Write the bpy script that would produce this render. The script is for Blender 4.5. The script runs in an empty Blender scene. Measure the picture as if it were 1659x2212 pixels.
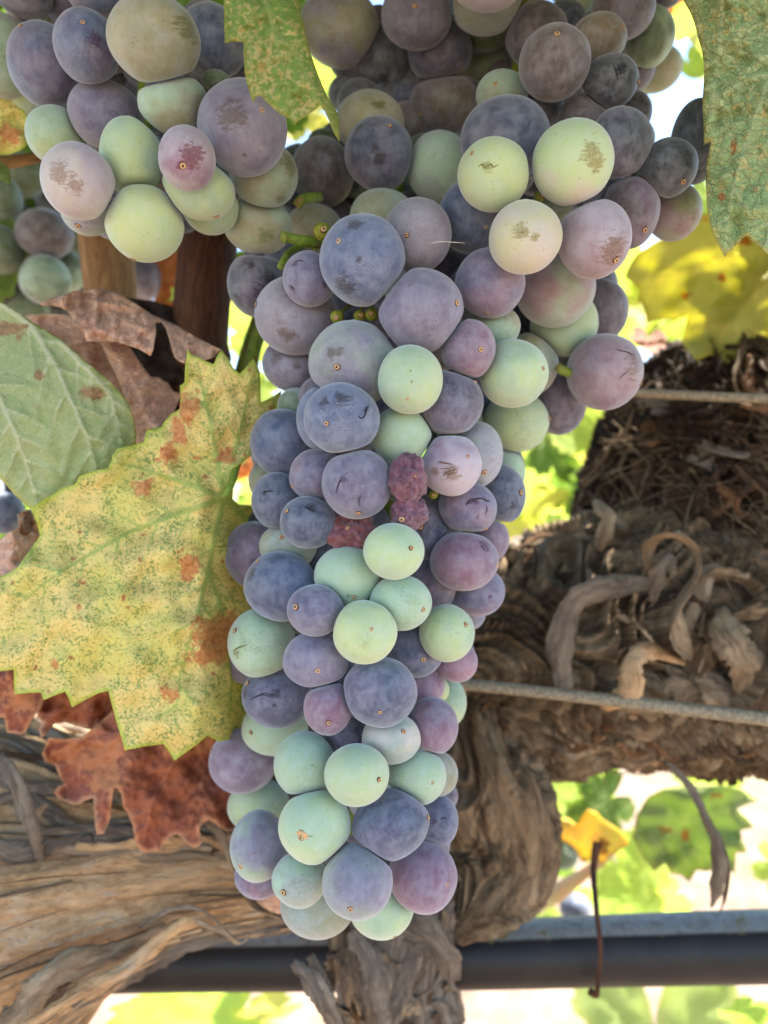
import bpy, math, random
import numpy as np
from mathutils import Vector, Quaternion, noise as mn
from mathutils.geometry import delaunay_2d_cdt
random.seed(7)
rng = np.random.default_rng(7)
scene = bpy.context.scene
col = scene.collection

# ------------------------------------------------------------------ camera
CAMZ = 0.9
TH, TV = 18/26*0.75, 18/26            # tangents of the half fields of view
KPX = TH/829.5                        # metres per reference unit at one metre
cam_d = bpy.data.cameras.new('camera'); cam = bpy.data.objects.new('camera', cam_d); col.objects.link(cam)
cam.location = (0, 0, CAMZ); cam.rotation_euler = (math.radians(90), 0, 0)
cam_d.sensor_fit = 'VERTICAL'; cam_d.sensor_height = 36; cam_d.lens = 26
cam_d.clip_start = 0.01; cam_d.clip_end = 2000
cam_d.dof.use_dof = True; cam_d.dof.focus_distance = 0.163; cam_d.dof.aperture_fstop = 11
scene.camera = cam

# ------------------------------------------------------------------ light
SUN_EL, SUN_AZ = 58, 62
w = bpy.data.worlds.new('World'); scene.world = w; w.use_nodes = True
nt = w.node_tree; bg = nt.nodes['Background']
sky = nt.nodes.new('ShaderNodeTexSky'); sky.sky_type = 'NISHITA'; sky.sun_disc = False
sky.sun_elevation = math.radians(SUN_EL); sky.sun_rotation = math.radians(SUN_AZ)
sky.air_density = 1.0; sky.dust_density = 0.1; sky.ozone_density = 2.0
nt.links.new(sky.outputs[0], bg.inputs[0]); bg.inputs[1].default_value = 0.072
sd = bpy.data.lights.new('sun', 'SUN'); sd.energy = 4.1; sd.angle = math.radians(0.5); sd.color = (1, 0.95, 0.86)
sun = bpy.data.objects.new('sun', sd); col.objects.link(sun)
sdir = Vector((math.sin(math.radians(SUN_AZ))*math.cos(math.radians(SUN_EL)), math.cos(math.radians(SUN_AZ))*math.cos(math.radians(SUN_EL)), math.sin(math.radians(SUN_EL))))
sun.rotation_euler = sdir.to_track_quat('Z', 'Y').to_euler()
vs = scene.view_settings
vs.view_transform = 'Standard'; vs.look = 'None'; vs.gamma = 1; vs.use_curve_mapping = False
vs.exposure = 3.1

# ------------------------------------------------------------------ helpers
def P(px, py, d):
    return Vector(((px-829.5)*KPX*d, d, CAMZ + (1106-py)*KPX*d))

def lin(c, f=1.0):
    return tuple((((v/255+0.055)/1.055)**2.4 if v > 10 else v/255/12.92)*f for v in c)

def tag(o, label=None, cat=None, group=None, kind=None):
    if label: o['label'] = label
    if cat: o['category'] = cat
    if group: o['group'] = group
    if kind: o['kind'] = kind
    return o

def empty(name, loc):
    o = bpy.data.objects.new(name, None); o.location = loc; o.empty_display_size = 0.01
    col.objects.link(o); return o

def mesh_obj(name, verts, faces, mat=None, parent=None, smooth=True, loc=None):
    me = bpy.data.meshes.new(name)
    if loc is not None:
        verts = np.asarray(verts) - np.array(loc)
    me.from_pydata([tuple(v) for v in verts], [], [tuple(f) for f in faces])
    if smooth:
        me.polygons.foreach_set('use_smooth', [True]*len(me.polygons))
    if mat: me.materials.append(mat)
    o = bpy.data.objects.new(name, me); col.objects.link(o)
    if loc is not None: o.location = loc
    if parent:
        o.parent = parent
        o.location = Vector(o.location) - parent.location
    return o

def fattr(me, name, arr):
    a = me.attributes.new(name, 'FLOAT', 'POINT'); a.data.foreach_set('value', np.asarray(arr, dtype=np.float32))

def vattr(me, name, arr):
    a = me.attributes.new(name, 'FLOAT_VECTOR', 'POINT'); a.data.foreach_set('vector', np.asarray(arr, dtype=np.float32).ravel())

class NT:
    """small node-tree writer"""
    def __init__(s, name):
        s.m = bpy.data.materials.new(name); s.m.use_nodes = True
        s.t = s.m.node_tree; s.t.nodes.clear()
        s.out = s.n('ShaderNodeOutputMaterial')
    def n(s, t, **k):
        x = s.t.nodes.new(t)
        for a, b in k.items(): setattr(x, a, b)
        return x
    def put(s, sock, v):
        if v is None: return
        if isinstance(v, bpy.types.NodeSocket): s.t.links.new(v, sock)
        else:
            if hasattr(sock.default_value, '__len__'):
                if isinstance(v, (int, float)): v = (v,)*3
                if len(sock.default_value) == 4 and len(v) == 3: v = (*v, 1)
            sock.default_value = v
    def math(s, op, a, b=None, c=None, clamp=False):
        x = s.n('ShaderNodeMath', operation=op, use_clamp=clamp); s.put(x.inputs[0], a)
        if b is not None: s.put(x.inputs[1], b)
        if c is not None: s.put(x.inputs[2], c)
        return x.outputs[0]
    def vmath(s, op, a, b=None, out=0):
        x = s.n('ShaderNodeVectorMath', operation=op); s.put(x.inputs[0], a)
        if b is not None:
            if op == 'SCALE': s.put(x.inputs['Scale'], b)
            else: s.put(x.inputs[1], b)
        return x.outputs[out]
    def mix(s, f, a, b, mode='MIX'):
        x = s.n('ShaderNodeMix', data_type='RGBA', blend_type=mode); s.put(x.inputs[0], f); s.put(x.inputs[6], a); s.put(x.inputs[7], b)
        return x.outputs[2]
    def noise(s, vec, scale, detail=3, rough=.5, dist=0, color=False):
        x = s.n('ShaderNodeTexNoise'); s.put(x.inputs['Vector'], vec); s.put(x.inputs['Scale'], scale)
        s.put(x.inputs['Detail'], detail); s.put(x.inputs['Roughness'], rough); s.put(x.inputs['Distortion'], dist)
        return x.outputs[1 if color else 0]
    def vor(s, vec, scale, feature='F1', out='Distance', rand=1.0):
        x = s.n('ShaderNodeTexVoronoi', feature=feature); s.put(x.inputs['Vector'], vec); s.put(x.inputs['Scale'], scale); s.put(x.inputs['Randomness'], rand)
        return x.outputs[out]
    def ramp(s, v, lo, hi, a=0.0, b=1.0):
        x = s.n('ShaderNodeMapRange', interpolation_type='SMOOTHSTEP'); s.put(x.inputs[0], v)
        for i, q in enumerate((lo, hi, a, b)): s.put(x.inputs[i+1], q)
        return x.outputs[0]
    def attr(s, name, typ='GEOMETRY', out='Fac'):
        x = s.n('ShaderNodeAttribute', attribute_name=name, attribute_type=typ); return x.outputs[out]
    def bump(s, h, strength, dist):
        x = s.n('ShaderNodeBump'); s.put(x.inputs['Strength'], strength); s.put(x.inputs['Distance'], dist); s.put(x.inputs['Height'], h)
        return x.outputs[0]
    def bsdf(s, **k):
        x = s.n('ShaderNodeBsdfPrincipled')
        for a, b in k.items(): s.put(x.inputs[a.replace('_', ' ')], b)
        return x
    def fin(s, sh):
        s.t.links.new(sh, s.out.inputs[0]); return s.m

# ------------------------------------------------------------------ materials
def grape_mat():
    t = NT('grape_skin')
    tc = t.n('ShaderNodeTexCoord').outputs['Object']
    ri = t.n('ShaderNodeObjectInfo').outputs['Random']
    off = t.vmath('ADD', tc, t.math('MULTIPLY', ri, 57.3))
    c1 = t.attr('c1', 'OBJECT', 'Color'); c2 = t.attr('c2', 'OBJECT', 'Color')
    big = t.ramp(t.noise(off, .75, 2, .5), .38, .62)
    base = t.mix(big, c1, c2)
    # patchy thickness of the waxy bloom
    blo = t.noise(off, 2.6, 5, .6, .4)
    base = t.mix(t.ramp(blo, .3, .7, .04, .42), base, t.mix(.5, base, (.50, .54, .62)))
    streak = t.noise(t.vmath('MULTIPLY', off, (5, 5, 1.6)), 1.6, 4, .6)
    base = t.mix(t.ramp(streak, .35, .7, 0.0, .05), base, (.75, .78, .82))
    # worn or bruised patches given per berry
    wob = t.math('MULTIPLY', t.math('SUBTRACT', t.noise(t.vmath('MULTIPLY', off, (2.6, 1.2, 6.5)), 1.6, 7, .78), .5), 4.6)
    patch = None
    for k in ('1', '2', '3'):
        dir_ = t.attr('p'+k, 'OBJECT', 'Vector'); sz = t.attr('s'+k, 'OBJECT')
        dd = t.vmath('DISTANCE', t.vmath('NORMALIZE', tc), dir_, out=1)
        m = t.ramp(t.math('DIVIDE', t.math('ADD', dd, t.math('MULTIPLY', wob, sz)), t.math('MAXIMUM', sz, .001)), 1.15, .62)
        patch = m if patch is None else t.math('MAXIMUM', patch, m)
    rub = t.attr('rub', 'OBJECT')
    rr = t.noise(t.vmath('ADD', off, 11.0), 2.3, 6, .72, .8)
    rmask = t.math('MULTIPLY', t.ramp(rr, .60, .68), rub)
    # thin scratches
    sc = t.noise(t.vmath('MULTIPLY', t.vmath('ADD', off, 31.0), (2.2, 9.0, 9.0)), 1.0, 4, .6, 2.2)
    line = t.ramp(t.math('ABSOLUTE', t.math('SUBTRACT', sc, .5)), .022, .004)
    scm = t.math('MULTIPLY', t.math('MULTIPLY', line, t.ramp(t.noise(off, 1.7, 1), .54, .60)), rub)
    pc = t.attr('pc', 'OBJECT', 'Color')
    fine = t.ramp(t.noise(t.vmath('MULTIPLY', off, (1, 1, .35)), 26, 4, .7), .34, .56, .6, 1)
    allp = t.math('MULTIPLY', t.math('MAXIMUM', patch, t.math('MULTIPLY', rmask, .55)), fine)
    allp = t.math('MAXIMUM', allp, scm)
    base = t.mix(t.math('MULTIPLY', allp, .82), base, pc)
    # lenticels and dust
    v1 = t.vor(off, 6.5); dm = t.math('MULTIPLY', t.ramp(v1, .125, .06), t.ramp(t.noise(off, 2.0, 1), .42, .52))
    base = t.mix(t.math('MULTIPLY', dm, .75), base, (.05, .03, .025))
    v2 = t.vor(t.vmath('ADD', off, 4.0), 15); wm = t.math('MULTIPLY', t.ramp(v2, .10, .04), t.ramp(t.noise(off, 3.0, 1), .45, .6))
    base = t.mix(t.math('MULTIPLY', wm, .38), base, (.78, .8, .85))
    h = t.math('ADD', t.math('MULTIPLY', t.noise(off, 45, 3, .6), .5), t.math('MULTIPLY', t.noise(off, 6, 2), .9))
    h = t.math('SUBTRACT', h, t.math('MULTIPLY', scm, .6))
    nor = t.bump(h, .28, .0004)
    rough = t.math('SUBTRACT', .60, t.math('MULTIPLY', allp, .22))
    b = t.bsdf(Base_Color=base, Roughness=rough, Normal=nor, Specular_IOR_Level=.32, Subsurface_Weight=.14, Subsurface_Scale=.0022, Subsurface_Radius=(1.0, .85, .5),
               Sheen_Weight=.55, Sheen_Roughness=.45, Sheen_Tint=(.86, .9, 1.0))
    return t.fin(b.outputs[0])

def raisin_mat():
    t = NT('raisin_skin')
    tc = t.n('ShaderNodeTexCoord').outputs['Object']
    n = t.noise(tc, 2.5, 5, .65)
    c = t.mix(t.ramp(n, .35, .65), t.attr('c1', 'OBJECT', 'Color'), t.attr('c2', 'OBJECT', 'Color'))
    c = t.mix(t.ramp(t.noise(tc, 4, 5, .7), .4, .65, 0, .32), c, (.36, .24, .32))
    b = t.bsdf(Base_Color=c, Roughness=.5, Normal=t.bump(t.noise(tc, 18, 4, .7), .5, .0005), Sheen_Weight=.3, Specular_IOR_Level=.4)
    return t.fin(b.outputs[0])

def simple_mat(name, a, b, scale=300, rough=.7, bump=.4, dist=.0003, spec=.3, stretch=(1, 1, 1), lo=.35, hi=.65, coord='Object', third=None):
    t = NT(name)
    tc = t.n('ShaderNodeTexCoord').outputs[coord]
    v = t.vmath('MULTIPLY', tc, stretch)
    n = t.noise(v, scale, 6, .65)
    c = t.mix(t.ramp(n, lo, hi), a, b)
    if third: c = t.mix(t.ramp(t.noise(v, scale*.35, 4, .6), .52, .68), c, third)
    x = t.bsdf(Base_Color=c, Roughness=rough, Normal=t.bump(n, bump, dist), Specular_IOR_Level=spec)
    return t.fin(x.outputs[0])

def leaf_mat(name, base, mott, edge, vein, necro, trans, mscale=11, mlo=.50, mhi=.60, mamt=.9, tw=.4, dots=.5, red=.0, redc=(170, 50, 45),
             third=None, tamt=.5, necro2=None, retic=.25, fuzz=0.0, albf=.8, bumps=.5):
    t = NT(name)
    uv = t.attr('puv', out='Vector')
    L = lambda c: lin(c, albf)
    warp = t.vmath('ADD', uv, t.vmath('SCALE', t.noise(uv, 4, 2, .5, color=True), .25))
    c = L(base)
    if third:
        c = t.mix(t.ramp(t.noise(t.vmath('ADD', uv, 7.7), .9, 3, .55), .42, .62, 0, tamt), c, L(third))
    n1 = t.noise(warp, mscale, 4, .62, .3)
    n2 = t.noise(uv, mscale*.13, 2, .5)
    m = t.ramp(t.math('ADD', n1, t.math('MULTIPLY', t.math('SUBTRACT', n2, .5), .32)), mlo, mhi)
    c = t.mix(t.math('MULTIPLY', m, mamt), c, L(mott))
    if red:
        rv = t.vor(warp, 1.9); rn = t.noise(uv, 8, 4, .7)
        rm = t.ramp(t.math('ADD', rv, t.math('MULTIPLY', t.math('SUBTRACT', rn, .5), .22)), .16, .06)
        c = t.mix(t.math('MULTIPLY', rm, red), c, L(redc))
    ed = t.attr('edge')
    c = t.mix(t.ramp(t.math('ADD', ed, t.math('MULTIPLY', t.math('SUBTRACT', n1, .5), 16)), 12, 1, 0, .75), c, L(edge))
    # fine net of veinlets
    ve = t.vor(warp, 3.2, 'DISTANCE_TO_EDGE'); net = t.ramp(ve, .05, .0)
    ve2 = t.vor(warp, 8.5, 'DISTANCE_TO_EDGE'); net2 = t.ramp(ve2, .07, .0)
    netall = t.math('MAXIMUM', net, t.math('MULTIPLY', net2, .5))
    c = t.mix(t.math('MULTIPLY', netall, retic), c, L(vein))
    vn = t.attr('vein')
    c = t.mix(t.ramp(vn, .25, .9, 0, .8), c, L(vein))
    if fuzz:
        fz = t.noise(t.vmath('MULTIPLY', warp, (1, 2.3, 1)), 26, 5, .75)
        c = t.mix(t.ramp(fz, .45, .7, 0, fuzz), c, L((228, 226, 214)))
    ne = t.attr('necro'); nn = t.noise(uv, 5, 7, .78)
    nm = t.ramp(t.math('ADD', ne, t.math('MULTIPLY', t.math('SUBTRACT', nn, .5), 1.5)), .48, .68, 0, .9)
    nc = t.mix(t.ramp(t.noise(uv, 9, 4, .7), .4, .65), L(necro), L(necro2 or tuple(v*.72 for v in necro)))
    c = t.mix(nm, c, nc)
    if dots:
        dv = t.vor(uv, 7.5); dm = t.math('MULTIPLY', t.ramp(dv, .12, .06), t.ramp(t.noise(uv, 1.5, 1), .40, .5))
        c = t.mix(t.math('MULTIPLY', dm, dots), c, (.035, .025, .015))
    h = t.math('ADD', t.math('MULTIPLY', netall, -.8), t.math('MULTIPLY', t.noise(uv, 20, 5, .65), .8))
    nor = t.bump(h, bumps, .0006)
    b = t.bsdf(Base_Color=c, Roughness=.62, Normal=nor, Specular_IOR_Level=.3)
    tr = t.n('ShaderNodeBsdfTranslucent'); t.put(tr.inputs[0], t.mix(.45, t.mix(1.0, c, (1.5, 1.5, 1.2), 'MULTIPLY'), L(trans))); t.put(tr.inputs[1], nor)
    mx = t.n('ShaderNodeMixShader'); t.put(mx.inputs[0], tw)
    t.t.links.new(b.outputs[0], mx.inputs[1]); t.t.links.new(tr.outputs[0], mx.inputs[2])
    return t.fin(mx.outputs[0])

def wood_mat(name, a, b, c3, c4=None, fs=1.0, rough=.85, albf=.8):
    """fibres run along v of the 'fib' attribute (u around, v along, both in cm)"""
    t = NT(name)
    f = t.attr('fib', out='Vector')
    warp = t.vmath('ADD', f, t.vmath('SCALE', t.noise(t.vmath('MULTIPLY', f, (1, 1, .5)), .8, 3, .6, color=True), .8))
    s1 = t.noise(t.vmath('MULTIPLY', warp, (7*fs, 7*fs, .55)), 1.0, 6, .68)
    s2 = t.noise(t.vmath('MULTIPLY', warp, (1.4, 1.4, .35)), 1.0, 4, .6)
    s3 = t.noise(t.vmath('MULTIPLY', warp, (22*fs, 22*fs, 1.3)), 1.0, 5, .7)
    col_ = t.mix(t.ramp(s1, .36, .64), lin(a, albf), lin(b, albf))
    col_ = t.mix(t.ramp(s2, .46, .62), col_, t.mix(t.ramp(s1, .3, .6), lin(c3, albf), lin(a, albf)))
    if c4: col_ = t.mix(t.ramp(s3, .56, .70, 0, .8), col_, lin(c4, albf))
    h = t.math('ADD', t.math('MULTIPLY', s1, 1.0), t.math('MULTIPLY', s3, .7))
    x = t.bsdf(Base_Color=col_, Roughness=rough, Normal=t.bump(h, 1.0, .0022), Specular_IOR_Level=.2)
    return t.fin(x.outputs[0])

M_grape = grape_mat(); M_raisin = raisin_mat()
M_scar = simple_mat('scar_cork', lin((214, 184, 140)), lin((178, 134, 90)), 2.5, .8, .5, .0004)
M_scardark = simple_mat('scar_pit', lin((70, 42, 28)), lin((105, 60, 40)), 3, .8)
M_stem = simple_mat('green_stem', lin((140, 160, 60), .8), lin((100, 125, 40), .8), 400, .6, .4, .0004, third=lin((120, 90, 50)))
M_shot = simple_mat('shot_berry_skin', lin((150, 150, 45), .8), lin((110, 120, 40), .8), 2.5, .5, .3, .0004)
M_cane = wood_mat('cane_bark', (190, 148, 100), (160, 118, 80), (204, 166, 118), (100, 66, 45), .95)
M_cane2 = wood_mat('dark_cane_bark', (118, 80, 60), (88, 58, 46), (132, 96, 72), (70, 45, 38), .8)
M_bark = wood_mat('old_bark', (140, 114, 88), (96, 76, 60), (172, 148, 116), (50, 38, 32), .9, albf=.6)
M_barkdark = wood_mat('dark_bark', (106, 84, 66), (66, 50, 42), (132, 104, 80), (36, 28, 25), .9, albf=.5)
M_barklow = wood_mat('limb_bark', (156, 132, 102), (100, 80, 62), (186, 158, 126), (54, 43, 36), .8, albf=.86)
M_barklight = wood_mat('weathered_bark', (176, 152, 122), (140, 116, 92), (190, 168, 140), (110, 88, 68), 1.0, albf=.95)
M_barkgrey = wood_mat('grey_bark', (150, 136, 120), (112, 98, 88), (170, 152, 132), (84, 72, 64), 1.0, albf=.9)
M_barkred = wood_mat('rusty_bark', (150, 108, 74), (104, 72, 50), (170, 132, 96), (60, 42, 32), 1.0, albf=.75)
M_arm = wood_mat('peeled_wood', (214, 174, 128), (176, 138, 100), (196, 178, 156), (120, 84, 58), .8, albf=1.05)

# ------------------------------------------------------------------ ground and distance
def ground():
    t = NT('dry_soil')
    tc = t.n('ShaderNodeTexCoord').outputs['Object']
    n = t.noise(tc, 9, 8, .7); n2 = t.noise(tc, 1.3, 4, .6)
    c = t.mix(t.ramp(n, .35, .65), lin((186, 152, 126), .20), lin((222, 190, 164), .30))
    c = t.mix(t.ramp(n2, .55, .68, 0, .55), c, lin((140, 150, 80), .6))
    b = t.bsdf(Base_Color=c, Roughness=.95, Normal=t.bump(n, .8, .02))
    m = t.fin(b.outputs[0])
    R = 1500
    xs = [-R, -60, -10, -3, -1, 0, 1, 3, 10, 60, R]; ys = [-R, -60, -10, -3, 0, 1, 2, 3, 5, 10, 60, R]
    V = [(x, y, 0.0) for y in ys for x in xs]; n_ = len(xs)
    F = [(j*n_+i, j*n_+i+1, (j+1)*n_+i+1, (j+1)*n_+i) for j in range(len(ys)-1) for i in range(n_-1)]
    tag(mesh_obj('ground', V, F, m), kind='structure')
ground()

# ------------------------------------------------------------------ generic vine leaf shapes (palmate, serrated)
def palmate(seed, nl=5, lobe=.42, teeth=5):
    r = random.Random(seed); pts = []
    n = 120
    for i in range(n):
        a = -math.pi/2 + 2*math.pi*i/n
        # sinus at the stalk (bottom)
        t_ = (a+math.pi/2)/(2*math.pi)*nl
        l = abs(math.sin(math.pi*t_))**.65
        rad = (1-lobe) + lobe*l
        fr = (i*teeth*nl/n) % 1.0
        rad *= 1 + .13*(fr-.5)
        s = min(t_/nl, 1-t_/nl)
        if s < .05: rad *= .35 + .65*(s/.05)
        if nl == 5: rad *= 1 + .13*math.cos((a-math.pi/2))
        pts.append((math.cos(a)*rad*(1+.03*r.uniform(-1, 1)), math.sin(a)*rad*(1+.03*r.uniform(-1, 1))))
    return pts

def leaf_sheet(name, outline, veins, zf, step, mat, parent, tomap, necro=(), thick=.0003, secondary=True, vw=5, relief=.0005, loc=None):
    """outline, veins in leaf units; tomap(x, y, h) gives the world point, h = height off the blade"""
    O = np.array(outline, float)
    # densify outline
    pts = []
    for i in range(len(O)):
        a, b = O[i], O[(i+1) % len(O)]; k = max(1, int(np.hypot(*(b-a))/step))
        for j in range(k): pts.append(a+(b-a)*j/k)
    B = np.array(pts); nb = len(B)
    xs = np.arange(O[:, 0].min(), O[:, 0].max(), step); ys = np.arange(O[:, 1].min(), O[:, 1].max(), step*.87)
    gx, gy = np.meshgrid(xs, ys); gx[1::2] += step/2
    G = np.stack([gx.ravel(), gy.ravel()], 1) + rng.uniform(-.12, .12, (gx.size, 2))*step
    def inside(Q):
        r = np.zeros(len(Q), bool)
        for i in range(len(O)):
            x0, y0 = O[i]; x1, y1 = O[(i+1) % len(O)]
            if y0 == y1: continue
            c = ((y0 > Q[:, 1]) != (y1 > Q[:, 1])) & (Q[:, 0] < (x1-x0)*(Q[:, 1]-y0)/(y1-y0)+x0)
            r ^= c
        return r
    def dseg(Q, A, Bb):
        d = Bb-A; L = max((d*d).sum(), 1e-9); tt = np.clip(((Q-A)@d)/L, 0, 1)
        return np.hypot(*((Q-A-tt[:, None]*d).T)), tt
    def dout(Q):
        m = np.full(len(Q), 1e9)
        for i in range(len(O)): m = np.minimum(m, dseg(Q, O[i], O[(i+1) % len(O)])[0])
        return m
    G = G[inside(G)]; G = G[dout(G) > step*.45]
    allp = np.vstack([B, G])
    r = delaunay_2d_cdt([Vector(p) for p in allp], [], [list(range(nb))], 1, 1e-7)
    Q = np.array([tuple(v) for v in r[0]]); F = [f for f in r[2]]
    edge = dout(Q)
    segs = []
    for v in veins:
        v = [np.array(p, float) for p in v]; n = len(v)-1
        for i in range(n):
            segs.append((v[i], v[i+1], vw*(1-.75*i/max(n, 1)), vw*(1-.75*(i+1)/max(n, 1))))
        if secondary:
            tot = sum(np.hypot(*(v[i+1]-v[i])) for i in range(n)); pos = tot*.14; k = 0
            while pos < tot*.93:
                s = 0
                for i in range(n):
                    L = np.hypot(*(v[i+1]-v[i]))
                    if s+L > pos: break
                    s += L
                d = (v[i+1]-v[i])/L; p = v[i]+d*(pos-s); sg = 1 if k % 2 else -1
                ln = tot*.42*(1-.55*pos/tot); q = p
                for m in range(3):
                    a = sg*(.85-.12*m); dd = np.array([d[0]*math.cos(a)-d[1]*math.sin(a), d[0]*math.sin(a)+d[1]*math.cos(a)])
                    q2 = q+dd*ln/3; segs.append((q, q2, vw*.42*(1-.3*m), vw*.42*(.7-.3*m))); q = q2
                pos += tot*.085*(1+.25*rng.uniform(-1, 1)); k += 1
    vein = np.zeros(len(Q)); ridge = np.zeros(len(Q)); dmin = np.full(len(Q), 1e9)
    for a, b, w0, w1 in segs:
        dd, tt = dseg(Q, a, b); ww = w0+(w1-w0)*tt
        dmin = np.minimum(dmin, dd)
        vein = np.maximum(vein, np.clip(1.4-dd/np.maximum(ww, step*.45), 0, 1)*np.clip(ww/(vw*.35), .25, 1))
        ridge = np.maximum(ridge, np.exp(-(dd/(ww*1.3+step*.4))**2)*np.clip(ww/vw, .2, 1))
    nec = np.zeros(len(Q))
    for x, y, rx, ry in necro:
        wb = np.array([mn.noise(Vector((a/(rx*.7), b/(ry*.7), x))) + .5*mn.noise(Vector((a/(rx*.25), b/(ry*.25), y))) for a, b in Q]) if len(Q) < 60000 else 0
        nec = np.maximum(nec, 1-.5*np.hypot((Q[:, 0]-x)/rx, (Q[:, 1]-y)/ry)+.30*wb*(np.hypot((Q[:, 0]-x)/rx, (Q[:, 1]-y)/ry) < 2))
    puck = np.clip(dmin/(vw*5), 0, 1)**.8
    V = [tomap(x, y, zf(x, y) + relief*(rd-1.3*pk)) for (x, y), rd, pk in zip(Q, ridge, puck)]
    o = mesh_obj(name, np.array([tuple(v) for v in V]), F, mat, parent, loc=loc)
    me = o.data
    fattr(me, 'edge', edge); fattr(me, 'vein', vein); fattr(me, 'necro', np.clip(nec, 0, 1))
    return o, Q

def px_leaf(name, outline, veins, depth, mat, parent, zf=None, step=7, necro=(), vw=4, relief=.0004, label=None, secondary=True, uvs=100, thick=.0002):
    zf = zf or (lambda x, y: 0)
    cx = sum(p[0] for p in outline)/len(outline); cy = sum(p[1] for p in outline)/len(outline)
    def tm(x, y, h): return P(x, y, depth-h)
    loc = P(cx, cy, depth)
    o, Q = leaf_sheet(name, outline, veins, zf, step, mat, parent, tm, necro, secondary=secondary, vw=vw, relief=relief, loc=tuple(loc))
    vattr(o.data, 'puv', np.column_stack([Q/uvs, np.full(len(Q), cx*.013)]))
    md = o.modifiers.new('thickness', 'SOLIDIFY'); md.thickness = thick; md.offset = 0
    if label: o['label'] = label
    return o

# ------------------------------------------------------------------ tubes
def catmull(pts, n):
    P_ = np.array(pts, float); m = len(P_)
    ext = np.vstack([2*P_[0]-P_[1], P_, 2*P_[-1]-P_[-2]]); out = []
    for i in range(n+1):
        t_ = i/n*(m-1); k = min(int(t_), m-2); u = t_-k
        a, b, c, d = ext[k], ext[k+1], ext[k+2], ext[k+3]
        out.append(.5*((2*b)+(-a+c)*u+(2*a-5*b+4*c-d)*u*u+(-a+3*b-3*c+d)*u**3))
    return np.array(out)

def frames(C):
    T = np.gradient(C, axis=0); T /= np.linalg.norm(T, axis=1)[:, None]+1e-12
    N = np.zeros_like(C); up = np.array([0, -1., .01]); n = up-T[0]*(up@T[0])
    if np.linalg.norm(n) < .1: n = np.array([1., 0, 0])-T[0]*T[0][0]
    N[0] = n/np.linalg.norm(n)
    for i in range(1, len(C)):
        n = N[i-1]-T[i]*(N[i-1]@T[i]); N[i] = n/(np.linalg.norm(n)+1e-12)
    return T, N, np.cross(T, N)

def px_path(pts):
    """(px, py, depth, radius px) -> world xyz + radius"""
    out = []
    for x, y, d, r in pts:
        p = P(x, y, d); out.append((p.x, p.y, p.z, r*KPX*d))
    return out

def tube(name, pts, mat, parent=None, ns=24, nr=40, disp=None, flat=1.0, roll=0, raw=False, label=None, cap=True):
    C = catmull(px_path(pts) if not raw else pts, nr)
    R = C[:, 3]; C = C[:, :3]; T, N, Bn = frames(C)
    L = np.concatenate([[0], np.cumsum(np.linalg.norm(np.diff(C, axis=0), axis=1))])
    V = []; fib = []
    for i in range(len(C)):
        for j in range(ns):
            a = 2*math.pi*j/ns
            r = R[i]
            if disp: r = r*(1+disp(a, L[i], R[i], C[i], i/len(C)))
            rl = roll*L[i]
            ca, sa = math.cos(a), math.sin(a)*flat
            x_, y_ = ca*math.cos(rl)-sa*math.sin(rl), ca*math.sin(rl)+sa*math.cos(rl)
            V.append(C[i]+(N[i]*x_+Bn[i]*y_)*r)
            fib.append((math.cos(a)*R[i]*100, math.sin(a)*R[i]*100, L[i]*100))
    F = [(i*ns+j, i*ns+(j+1) % ns, (i+1)*ns+(j+1) % ns, (i+1)*ns+j) for i in range(len(C)-1) for j in range(ns)]
    if cap:
        V.append(C[0]); V.append(C[-1]); fib += [(0, 0, 0), (0, 0, L[-1]*100)]; k = len(V)
        F += [(k-2, (j+1) % ns, j) for j in range(ns)]
        F += [(k-1, (len(C)-1)*ns+j, (len(C)-1)*ns+(j+1) % ns) for j in range(ns)]
    o = mesh_obj(name, np.array(V), F, mat, parent, loc=tuple(C[0]))
    off = rng.uniform(0, 50)
    f_ = np.array(fib); f_[:, 2] += off
    vattr(o.data, 'fib', f_)
    if label: o['label'] = label
    o['_path'] = 0; del o['_path']
    return o

# ================================================================== THE VINE
vine = empty('grapevine', P(1000, 1900, .30))
tag(vine, 'old grapevine with gnarled shredded bark, brown canes and yellowing leaves behind the bunches', 'grapevine')

def gnarl(seed, amp=.16, fr=5.0, fv=60, warp=1.2, crack=.12, wv=18):
    s = Vector((seed*3.1, seed*1.7, seed*2.3))
    def f(a, L, R, c, t_):
        w_ = mn.noise(Vector((math.cos(a)*.9, math.sin(a)*.9, L*wv))+s)*warp
        w2 = mn.noise(Vector((math.cos(a)*2.2, math.sin(a)*2.2, L*wv*2.5))+s*2)*warp*.4
        aa = a+w_+w2
        v = Vector((math.cos(aa)*fr, math.sin(aa)*fr, L*fv))+s
        r1 = 1-abs(mn.noise(v))*2
        r2 = 1-abs(mn.noise(v*2.3+s))*2
        lo = mn.noise(Vector((math.cos(a)*1.1, math.sin(a)*1.1, L*22))+s*3)
        fine = mn.noise(Vector((math.cos(aa)*fr*5, math.sin(aa)*fr*5, L*fv*3)))
        return amp*lo + crack*(r1-.5)+crack*.5*(r2-.5)+.025*fine
    return f

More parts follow.
